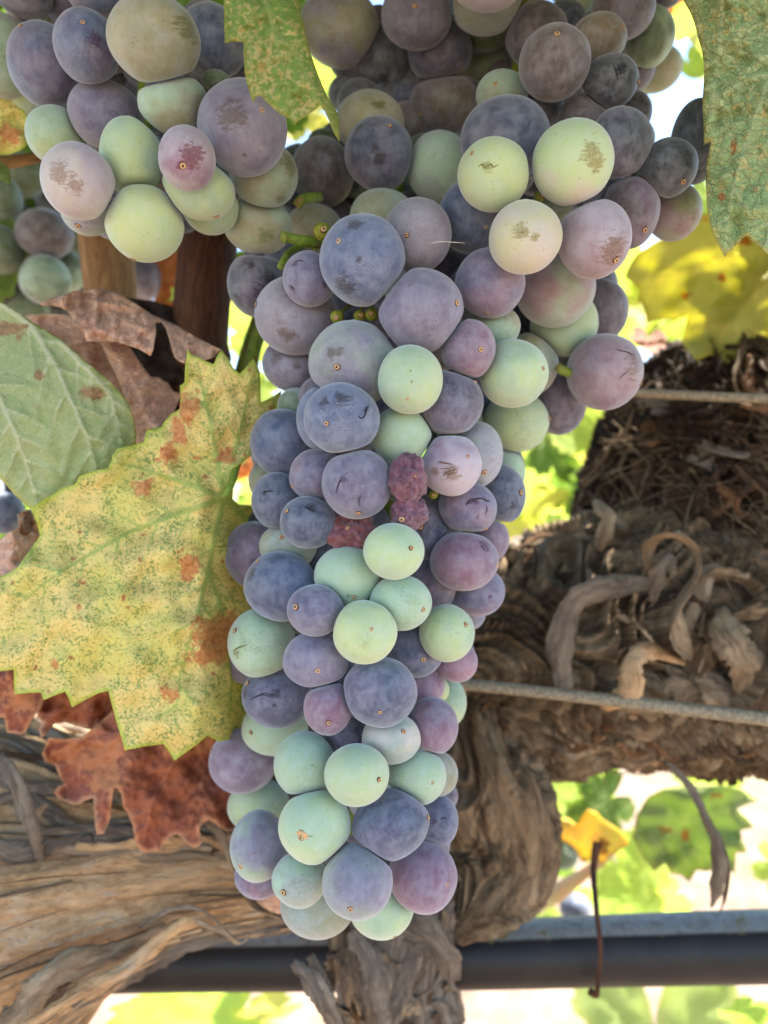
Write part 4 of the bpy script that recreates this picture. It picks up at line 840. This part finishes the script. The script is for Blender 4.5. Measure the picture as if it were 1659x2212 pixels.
def baseA(x, y): return .158+.020*((x-330)/320)**2+.012*((y-280)/280)**2
def baseD(x, y): return .162+.012*((x-1180)/300)**2+.022*max(0, (340-y)/340)+(.012 if y < 420 and x < 960 else 0)
def baseM(x, y):
    xc = 860 if y < 900 else 790; hw = 380 if y < 900 else 250
    return .162+.022*((x-xc)/hw)**2+.004*((y-1300)/700)**2
grapes = []
def add(lst, bunch, base, fixed=None):
    for g in lst:
        x, y, rx, ry, c, lay, scar, patches, roll = g[:9]; c2 = g[9] if len(g) > 9 else None
        grapes.append(dict(x=x, y=y, rx=rx, ry=ry, c=c, c2=c2, lay=lay, scar=scar, patches=patches, roll=roll, b=bunch, base=base, kind='g'))
add(A, bunchA, baseA); add(C, bunchD, baseD); add(D, bunchD, baseD); add(Mn, bunchM, baseM)
for x, y, rx, ry, lay, c1, c2, sc in [(880,1036,36,46,0,(120,60,90),(150,80,100),(897,1026)), (881,1108,37,36,0,(125,62,92),(152,86,108),(869,1121)), (757,1150,46,38,1,(140,56,58),(158,76,72),(752,1142))]:
    grapes.append(dict(x=x, y=y, rx=rx*1.12, ry=ry*1.12, c=c1, c2=c2, lay=lay, scar=sc, patches=[], roll=0, b=bunchM, base=baseM, kind='r'))

# inner berries that close the gaps of each bunch
real = list(grapes)
def covered(x, y): return any(math.hypot(x-g['x'], (y-g['y'])*g['rx']/g['ry']) < g['rx']+15 for g in real)
rf = random.Random(4)
fill = []
tries = 0
while len(fill) < 190 and tries < 40000:
    tries += 1
    x, y = rf.uniform(40, 1420), rf.uniform(0, 1960); r = rf.uniform(44, 56)
    if any(math.hypot(x-f[0], y-f[1]) < 40 for f in fill): continue
    if sum(covered(x+r*1.05*math.cos(a*.52), y+r*1.05*math.sin(a*.52)) for a in range(12)) < 12: continue
    near = min(real, key=lambda g: (g['x']-x)**2+(g['y']-y)**2)
    fill.append((x, y, r)); bb = near['b']; bs = near['base']
    grapes.append(dict(x=x, y=y, rx=r, ry=r*1.04, c=rf.choice(['p', 'b', 'S', 'dg', 'br', 'gm']), c2=None, lay=7, scar=None, patches=[], roll=0, b=bb, base=bs, kind='g'))

for x, y in [(650,1370),(680,1575),(740,1480),(860,1350),(700,1240),(830,1570),(640,1700),(740,1790),(880,1730),(700,1000),(850,1100),(940,1190),(820,1000),(900,740),(1000,850),(1180,740),(960,570),(840,700),(900,1500),(580,1340),(560,1600),(600,1650),(760,890),(650,1200)]:
    grapes.append(dict(x=x, y=y, rx=50, ry=52, c=rf.choice(['p', 'b', 'S']), c2=None, lay=7, scar=None, patches=[], roll=0, b=bunchM, base=baseM, kind='g'))
step_ = 9
gx_ = np.arange(0, 1530, step_); gy_ = np.arange(0, 2030, step_); XX, YY = np.meshgrid(gx_, gy_)
cov = np.zeros(XX.shape, bool)
for g in grapes: cov |= ((XX-g['x'])/(g['rx']-2))**2+((YY-g['y'])/(g['ry']-2))**2 < 1
enc = np.zeros(XX.shape, int)
for k8 in range(8):
    hit = np.zeros(XX.shape, bool); ca8, sa8 = math.cos(k8*math.pi/4), math.sin(k8*math.pi/4)
    for st in range(1, 9):
        sx8 = int(round(ca8*st)); sy8 = int(round(sa8*st))
        hit |= np.roll(np.roll(cov, -sy8, 0), -sx8, 1)
    enc += hit
hole = (~cov) & (enc >= 7) & (YY < 1880) & (YY > 40) & (XX > 60) & ~((XX > 600) & (XX < 725) & (YY > 150) & (YY < 440)) & ~((XX > 1370) & (YY > 150) & (YY < 340))
nh = 0
for yy, xx in sorted(zip(*np.nonzero(hole)), key=lambda q: -enc[q[0], q[1]]):
    if not hole[yy, xx] or nh > 70: continue
    x, y = float(gx_[xx]), float(gy_[yy]); nh += 1
    near = min(real, key=lambda g: (g['x']-x)**2+(g['y']-y)**2)
    grapes.append(dict(x=x, y=y, rx=33, ry=34, c=rf.choice(['p', 'S', 'b']), c2=None, lay=7, scar=None, patches=[], roll=0, b=near['b'], base=near['base'], kind='g'))
    hole &= (XX-x)**2+(YY-y)**2 > 26**2
print('hole fillers', nh)
placed = []
for g in sorted(grapes, key=lambda q: q['lay']):
    d = g['base'](g['x'], g['y'])+(.0045*g['lay'])
    rpx = (g['rx']+g['ry'])/2
    if g['lay'] == 7: d = max(d, .208)
    for _ in range(12):
        moved = False
        for q in placed:
            dl = math.hypot(g['x']-q['x'], g['y']-q['y']); rp = (q['rx']+q['ry'])/2
            if dl > (rp+rpx): continue
            dm = (d+q['d'])/2; lat = dl*KPX*dm
            R = (rpx*KPX*d+rp*KPX*q['d'])*(.86 if g['lay'] == q['lay'] else .92)
            if lat < R:
                need = math.sqrt(R*R-lat*lat)
                if d < q['d']+need-1e-5: d = q['d']+need; moved = True
        if not moved: break
    if g['lay'] == 7: d = min(d, .232)
    g['d'] = min(d, .25); placed.append(g)
print('max depth', max(g['d'] for g in placed), [ (g['x'],g['y'],round(g['d'],3)) for g in placed if g['d']>.225 and g['lay']<7][:12])
for lst, bunch, d0 in ((Ebn, bunchE, .285), (Ex, bunchX, .33), (Fb, bunchF, .25), (Gb, bunchG, .40)):
    for g in lst:
        x, y, rx, ry, c, lay, scar, patches, roll = g[:9]; c2 = g[9] if len(g) > 9 else None
        placed.append(dict(x=x, y=y, rx=rx, ry=ry, c=c, c2=c2, lay=lay, scar=None, patches=[], roll=0, b=bunch, d=d0+.016*(lay-1), kind='g'))

LBL = {'G': 'bright pale green grape', 'g': 'green grape', 'n': 'cool green grape', 'dg': 'deep green grape', 'ol': 'olive grey grape', 'cr': 'cream coloured grape', 'B': 'powdery blue grape', 'b': 'slate blue grape', 'S': 'almost black grape',
       'P': 'purple grape', 'p': 'dusky purple grape', 'K': 'pink grape', 'M': 'mauve grey grape', 'm': 'pale pinkish grape', 'br': 'brown grape', 'bo': 'olive brown grape', 'kg': 'grape turning from green to pink', 'gm': 'greyish green grape', 'mk': 'rosy purple grape'}
ALB = .62
camp = Vector((0, 0, CAMZ))
rg = random.Random(9)
for g in placed:
    g['gr'] = 1.0 if g['lay'] == 0 else 1.045 if g['lay'] == 1 else 1.07
    g['w'] = np.array(P(g['x'], g['y'], g['d'])); g['r'] = (g['rx']+g['ry'])/2*KPX*g['d']*g['gr']*.985
def press(g, p):
    """flatten points p (n x 3, world) of berry g against its neighbours"""
    for q in placed:
        if q is g or q['lay'] == 7 or q['kind'] == 'r' or q['b'] is not g['b'] and q['b'] not in (bunchA, bunchD, bunchM): continue
        dv = q['w']-g['w']; dd = np.linalg.norm(dv)
        if dd > g['r']+q['r'] or dd < 1e-5: continue
        n = dv/dd; h = (dd*dd+g['r']**2-q['r']**2)/(2*dd)
        h = max(h, .55*g['r']); kk = .15*g['r']; sv = (p-g['w'])@n; t0 = h-kk
        m = sv > t0
        ns_ = t0+kk*(1-np.exp(-(sv-t0)/kk))
        p = np.where(m[:, None], p+(ns_-sv)[:, None]*n, p)
    return p
for gi, g in enumerate(placed):
    c = P(g['x'], g['y'], g['d']); v = (camp-c); D = v.length; v.normalize()
    ct = g['d']/D
    ux, uy = g['x']-829.5, g['y']-1106; L = math.hypot(ux, uy)+1e-6; ux /= L; uy /= L
    kx = math.sqrt(1+(1/ct**2-1)*ux*ux); ky = math.sqrt(1+(1/ct**2-1)*uy*uy)
    sx = g['rx']*KPX*g['d']/kx; sz = g['ry']*KPX*g['d']/ky; sy = (sx+sz)/2
    q = Vector((0, -1, 0)).rotation_difference(v) @ Quaternion((0, 1, 0), math.radians(g['roll']))
    isr = g['kind'] == 'r'
    o = bpy.data.objects.new('shrivelled_grape' if isr else 'grape', RM[gi % 3] if isr else GM[gi % 8])
    col.objects.link(o); o.parent = g['b']; o.location = c-g['b'].location
    gr = g['gr']; sx *= gr; sy *= gr; sz *= gr
    o.rotation_mode = 'QUATERNION'; o.rotation_quaternion = q; o.scale = (sx, sy, sz)
    Rm = np.array(q.to_matrix()); Sc = np.array([sx, sy, sz]); pressed = None
    if not isr and g['lay'] < 7 and g['b'] in (bunchA, bunchD, bunchM):
        def pressed(loc_):
            return ((press(g, (loc_*Sc)@Rm.T+g['w'])-g['w'])@Rm)/Sc
        o.data = GM[gi % 8].copy(); o.data.vertices.foreach_set('co', pressed(GCO[gi % 8]).ravel()); o.data.update()
    if isr:
        o['c1'] = lin(g['c'], ALB*.7); o['c2'] = lin(g['c2'], ALB*.8); o['label'] = 'shrivelled %s raisin' % ('reddish' if g['c'][0] == 140 else 'purple')
    else:
        j = rg.uniform(.94, 1.06)*(1.22 if g['c'] in ('G', 'g', 'n', 'cr', 'm', 'gm') else .74 if g['c'] in ('S', 'b', 'br', 'p') else .92 if g['c'] in ('B', 'P', 'mk') else 1)
        a_, b_ = COL[g['c']]
        if g['c2']: b_ = COL[g['c2']][0]
        o['c1'] = lin(a_, ALB*j); o['c2'] = lin(b_, ALB*j); o['pc'] = lin(PCOL[g['c']], ALB)
        o['rub'] = rg.choice([0, .2, .5, 1.0]) if g['lay'] < 5 else 0.0
        o['label'] = LBL[g['c']]
    def local(px, py):
        a = math.radians(g['roll']); dx, dz = (px-g['x'])/g['rx'], -(py-g['y'])/g['ry']
        x_ = dx*math.cos(a)+dz*math.sin(a); z_ = -dx*math.sin(a)+dz*math.cos(a)
        if abs(a) < .01: x_, z_ = dx, dz
        n = math.hypot(x_, z_)
        if n > .985: x_ *= .985/n; z_ *= .985/n; n = .985
        return Vector((x_, -math.sqrt(1-n*n), z_))
    for k_ in range(3):
        if k_ < len(g['patches']):
            p = g['patches'][k_]; o['p%d' % (k_+1)] = tuple(local(p[0], p[1])); o['s%d' % (k_+1)] = float(p[2])
        else:
            o['p%d' % (k_+1)] = (0.0, 5.0, 0.0); o['s%d' % (k_+1)] = 0.01
    g['obj'] = o; g['press'] = None if isr else pressed
    if g['scar']:
        n = local(*g['scar'])
        s = bpy.data.objects.new('blossom_scar', SM); col.objects.link(s); s.parent = o
        s.location = n*(.995 if not isr else 1.04) if pressed is None else Vector(pressed(np.array([n*.997]))[0]); s.rotation_mode = 'QUATERNION'; s.rotation_quaternion = n.to_track_quat('Z', 'Y') @ Quaternion((0, 0, 1), rg.uniform(0, 6))
        r = rg.uniform(.00038, .00058); s.scale = (r/sx, r/sy, r/((sx+sy)/2))

# scratches healed into the skin
def scr_mat(n, c): return simple_mat(n, lin(c, .8), lin(tuple(v*.8 for v in c), .8), 700, .6, .2, .0002)
SC = {'d': scr_mat('dark_scratch', (66, 40, 62)), 't': scr_mat('tan_scratch', (150, 118, 92)), 'o': scr_mat('olive_scratch', (140, 140, 74)), 'k': scr_mat('black_scratch', (34, 32, 40))}
SCR = [('d', [(727,1066),(730,1052),(736,1038),(752,1021),(768,1011),(792,1004)], 1.8), ('d', [(752,1013),(762,1004),(776,1001)], 1.2), ('d', [(756,1006),(764,1012),(774,1009)], 1), ('d', [(776,1092),(776,1080),(780,1068)], 1), ('d', [(739,1052),(745,1040)], 1),
 ('d', [(1006,1092),(1012,1083),(1024,1078),(1040,1077),(1050,1082),(1058,1084)], 2), ('d', [(1050,1092),(1050,1102),(1046,1112)], 1.5), ('d', [(1034,1108),(1031,1118),(1030,1126)], 1.2), ('d', [(1008,1090),(1016,1086),(1028,1083)], 1.5),
 ('k', [(641,1088),(650,1083),(657,1084),(662,1094),(670,1101),(679,1104)], 1.7), ('k', [(648,1094),(655,1090),(660,1098)], 1.3), ('k', [(655,1079),(660,1088)], 1.2),
 ('k', [(540,1512),(553,1505),(566,1500),(578,1494)], 1.6), ('k', [(566,1501),(578,1503),(590,1509)], 1.2), ('k', [(572,1497),(584,1500),(596,1502)], 1), ('k', [(565,1066),(574,1062),(586,1061),(592,1063)], 1.6), ('k', [(560,1078),(564,1086)], 1.5),
 ('k', [(796,876),(790,886),(788,896),(783,903),(776,902),(774,897)], 1.3), ('k', [(669,941),(684,948),(705,949)], 1.2), ('k', [(680,953),(694,944),(702,936)], 1), ('k', [(717,971),(730,969),(740,965)], 1.1), ('k', [(676,944),(690,953)], 1),
 ('d', [(1330,753),(1342,757),(1354,759),(1364,764),(1374,767)], 1.2), ('d', [(1350,748),(1360,752)], 1.2), ('d', [(1338,820),(1350,808),(1362,800)], 1),
 ('t', [(921,1005),(930,1000),(945,997),(960,1000),(978,1003)], 1.8), ('t', [(957,1027),(970,1018),(989,1011)], 1.8), ('t', [(960,1020),(972,1024),(988,1020)], 1.5), ('t', [(925,1018),(930,1010),(940,1006)], 1.4), ('t', [(966,1031),(976,1022),(984,1014)], 1.4), ('t', [(950,1012),(966,1012),(984,1008)], 1.2),
 ('d', [(1026,1169),(1036,1170),(1044,1176),(1054,1188)], 1.7), ('d', [(1038,1153),(1046,1166),(1052,1182)], 1.3), ('d', [(1030,1176),(1040,1180),(1048,1192)], 1.3), ('d', [(1034,1163),(1048,1168)], 1.2), ('d', [(996,1212),(1002,1206)], 1),
 ('k', [(1326,135),(1331,152),(1337,174)], 1.7), ('k', [(1334,133),(1338,146),(1343,159)], 1.6), ('k', [(1342,135),(1346,148),(1352,160)], 1.4), ('k', [(1328,151),(1338,149),(1352,145)], 1.4), ('k', [(1330,162),(1338,158),(1346,152)], 1.3),
 ('o', [(502,1407),(515,1399),(532,1393)], 2), ('o', [(504,1414),(514,1408)], 1.5), ('t', [(540,1849),(550,1843),(566,1839)], 1), ('t', [(556,1842),(566,1830)], .9), ('d', [(951,1770),(959,1766),(968,1768)], 1.3), ('d', [(963,1766),(966,1783)], 1.2), ('d', [(956,1772),(960,1766)], 1.2),
 ('o', [(1032,360),(1040,354),(1046,361),(1052,354)], 1.5), ('o', [(1050,361),(1060,354),(1066,360),(1078,354)], 1.5), ('k', [(928,92),(944,84),(958,70),(966,60)], 1.8), ('k', [(934,99),(944,92)], 1.5), ('d', [(560,575),(562,592),(560,618)], 2), ('d', [(580,590),(590,600),(604,598)], 2), ('d', [(596,575),(600,590)], 1.8),
 ('o', [(1112,508),(1128,502),(1146,512)], 2), ('o', [(1120,498),(1134,506),(1150,508)], 1.6), ('d', [(640,565),(650,562),(655,566)], 1.6), ('d', [(626,618),(632,622),(640,632)], 1.6), ('d', [(606,775),(622,778),(636,788)], 2), ('d', [(600,808),(620,800),(642,808)], 1.6),
 ('t', [(612,708),(622,712),(640,718)], 1.6), ('t', [(583,722),(600,730),(618,738)], 1.3), ('k', [(1093,1072),(1100,1080)], 1.5), ('k', [(1102,1082),(1104,1096)], 1.5), ('o', [(662,1806),(676,1808)], 1.8), ('d', [(1070,1172),(1074,1184),(1070,1196)], 1.4)]
def on_skin(px, py, best=None):
    o_ = Vector((0, 0, CAMZ)); dr = (P(px, py, 1.0)-o_).normalized(); hit = None
    for g in (placed if best is None else [best]):
        c = Vector(g['w']); oc = o_-c; b_ = oc.dot(dr); k_ = b_*b_-(oc.dot(oc)-g['r']**2)
        if k_ < 0:
            if best is None: continue
            k_ = 0
        t_ = -b_-math.sqrt(k_)
        if hit is None or t_ < hit[0]: hit = (t_, g)
    return (o_+dr*hit[0], hit[1]) if hit else (None, None)
for m_, pts_, wd in SCR:
    mid = pts_[len(pts_)//2]; _, g = on_skin(*mid)
    if g is None or 'obj' not in g: continue
    pp = []
    for i_, (a_, b_) in enumerate(pts_):
        q_, _ = on_skin(a_, b_, g); o_ = g['obj']; mw = Vector(o_.location)+Vector(o_.parent.location)
        lc = o_.rotation_quaternion.inverted() @ (q_-mw); lc = Vector([lc[k]/o_.scale[k] for k in range(3)]).normalized()
        lc2 = g['press'](np.array([lc*1.0]))[0] if g['press'] else np.array(lc)
        wq = o_.rotation_quaternion @ Vector([lc2[k]*o_.scale[k] for k in range(3)]) + mw
        pp.append((*wq, wd*KPX*.17*(.35 if i_ in (0, len(pts_)-1) else 1)))
    so = tube('scratch', pp, SC[m_], None, 6, len(pts_)*3, raw=True, flat=1.0)
    so.parent = g['obj']; g['obj'].rotation_mode = 'QUATERNION'
    from mathutils import Matrix
    ob = g['obj']; mw = Matrix.Translation(Vector(ob.location)+Vector(ob.parent.location)) @ ob.rotation_quaternion.to_matrix().to_4x4() @ Matrix.Diagonal((*ob.scale, 1))
    so.matrix_parent_inverse = mw.inverted()
# stems and tiny undeveloped berries
def shot(px, py, r, d, bunch, stem):
    o = bpy.data.objects.new('shot_berry', SHOT); col.objects.link(o); o.parent = bunch; c = P(px, py, d); o.location = c-bunch.location
    s = r*KPX*d; o.scale = (s, s, s); o['label'] = 'tiny undeveloped olive green berry'
    n = Vector((rg.uniform(-.3, .3), -1, rg.uniform(-.5, 0))).normalized()
    q = bpy.data.objects.new('blossom_scar', SM); col.objects.link(q); q.parent = o; q.location = n; q.rotation_mode = 'QUATERNION'; q.rotation_quaternion = n.to_track_quat('Z', 'Y'); q.scale = (.28, .28, .28)
    if stem: tube('pedicel', [(px, py, d+.0005, 5), ((px+stem[0])/2, (py+stem[1])/2-4, d+.006, 4.5), (stem[0], stem[1], d+.014, 6)], M_stem, bunch, 8, 8)
SHOT = sphere_mesh('shot_berry', 77); SHOT.materials.clear(); SHOT.materials.append(M_shot)
shot(728, 684, 14.5, .176, bunchM, (775, 650)); shot(777, 683, 13.5, .177, bunchM, (790, 640)); shot(803, 680, 14, .176, bunchM, (800, 630)); shot(696, 500, 19, .176, bunchM, (680, 540)); shot(936, 1068, 10, .176, bunchM, (925, 1040)); shot(1168, 425, 14, .182, bunchD, (1180, 400))
tube('peduncle', [(611, 512, .176, 13), (625, 514, .177, 11), (655, 521, .179, 12), (690, 524, .183, 13), (740, 520, .195, 16)], M_stem, bunchM, 14, 24, label='short green stalk with a brown cut end')
tube('pedicel', [(606, 578, .181, 8), (612, 566, .182, 8), (625, 545, .186, 7), (650, 530, .19, 8)], M_stem, bunchM, 10, 12)
tube('pedicel', [(640, 445, .19, 12), (655, 430, .19, 11), (690, 425, .2, 10)], M_stem, bunchM, 10, 12)
tube('rachis', [(850, 380, .225, 22), (860, 600, .215, 22), (880, 800, .21, 20), (860, 1000, .21, 19), (820, 1250, .21, 18), (780, 1500, .21, 15), (760, 1800, .21, 10)], M_stem, bunchM, 14, 40)
tube('rachis', [(1150, -60, .215, 22), (1130, 120, .22, 22), (1100, 300, .215, 20), (1080, 430, .215, 18), (900, 430, .22, 20)], M_stem, bunchD, 14, 30)
tube('rachis', [(330, -40, .215, 22), (320, 150, .212, 20), (310, 350, .207, 16), (310, 440, .205, 10)], M_stem, bunchA, 14, 30)
tube('pedicel', [(1203, 790, .196, 9), (1215, 800, .196, 10), (1236, 806, .198, 11)], M_stem, bunchM, 10, 8)
tube('stray_fibre', [(930, 526, .158, .5), (950, 522, .1575, .6), (975, 523, .158, .6), (1004, 525, .160, .4)], simple_mat('pale_fibre', lin((225, 220, 205)), lin((200, 195, 180)), 500, .6), bunchM, 6, 12)
tube('dried_style', [(645, 1800, .1515, 5), (650, 1797, .1500, 5), (657, 1802, .1500, 5), (661, 1808, .1510, 5)], M_scar, bunchM, 8, 10)
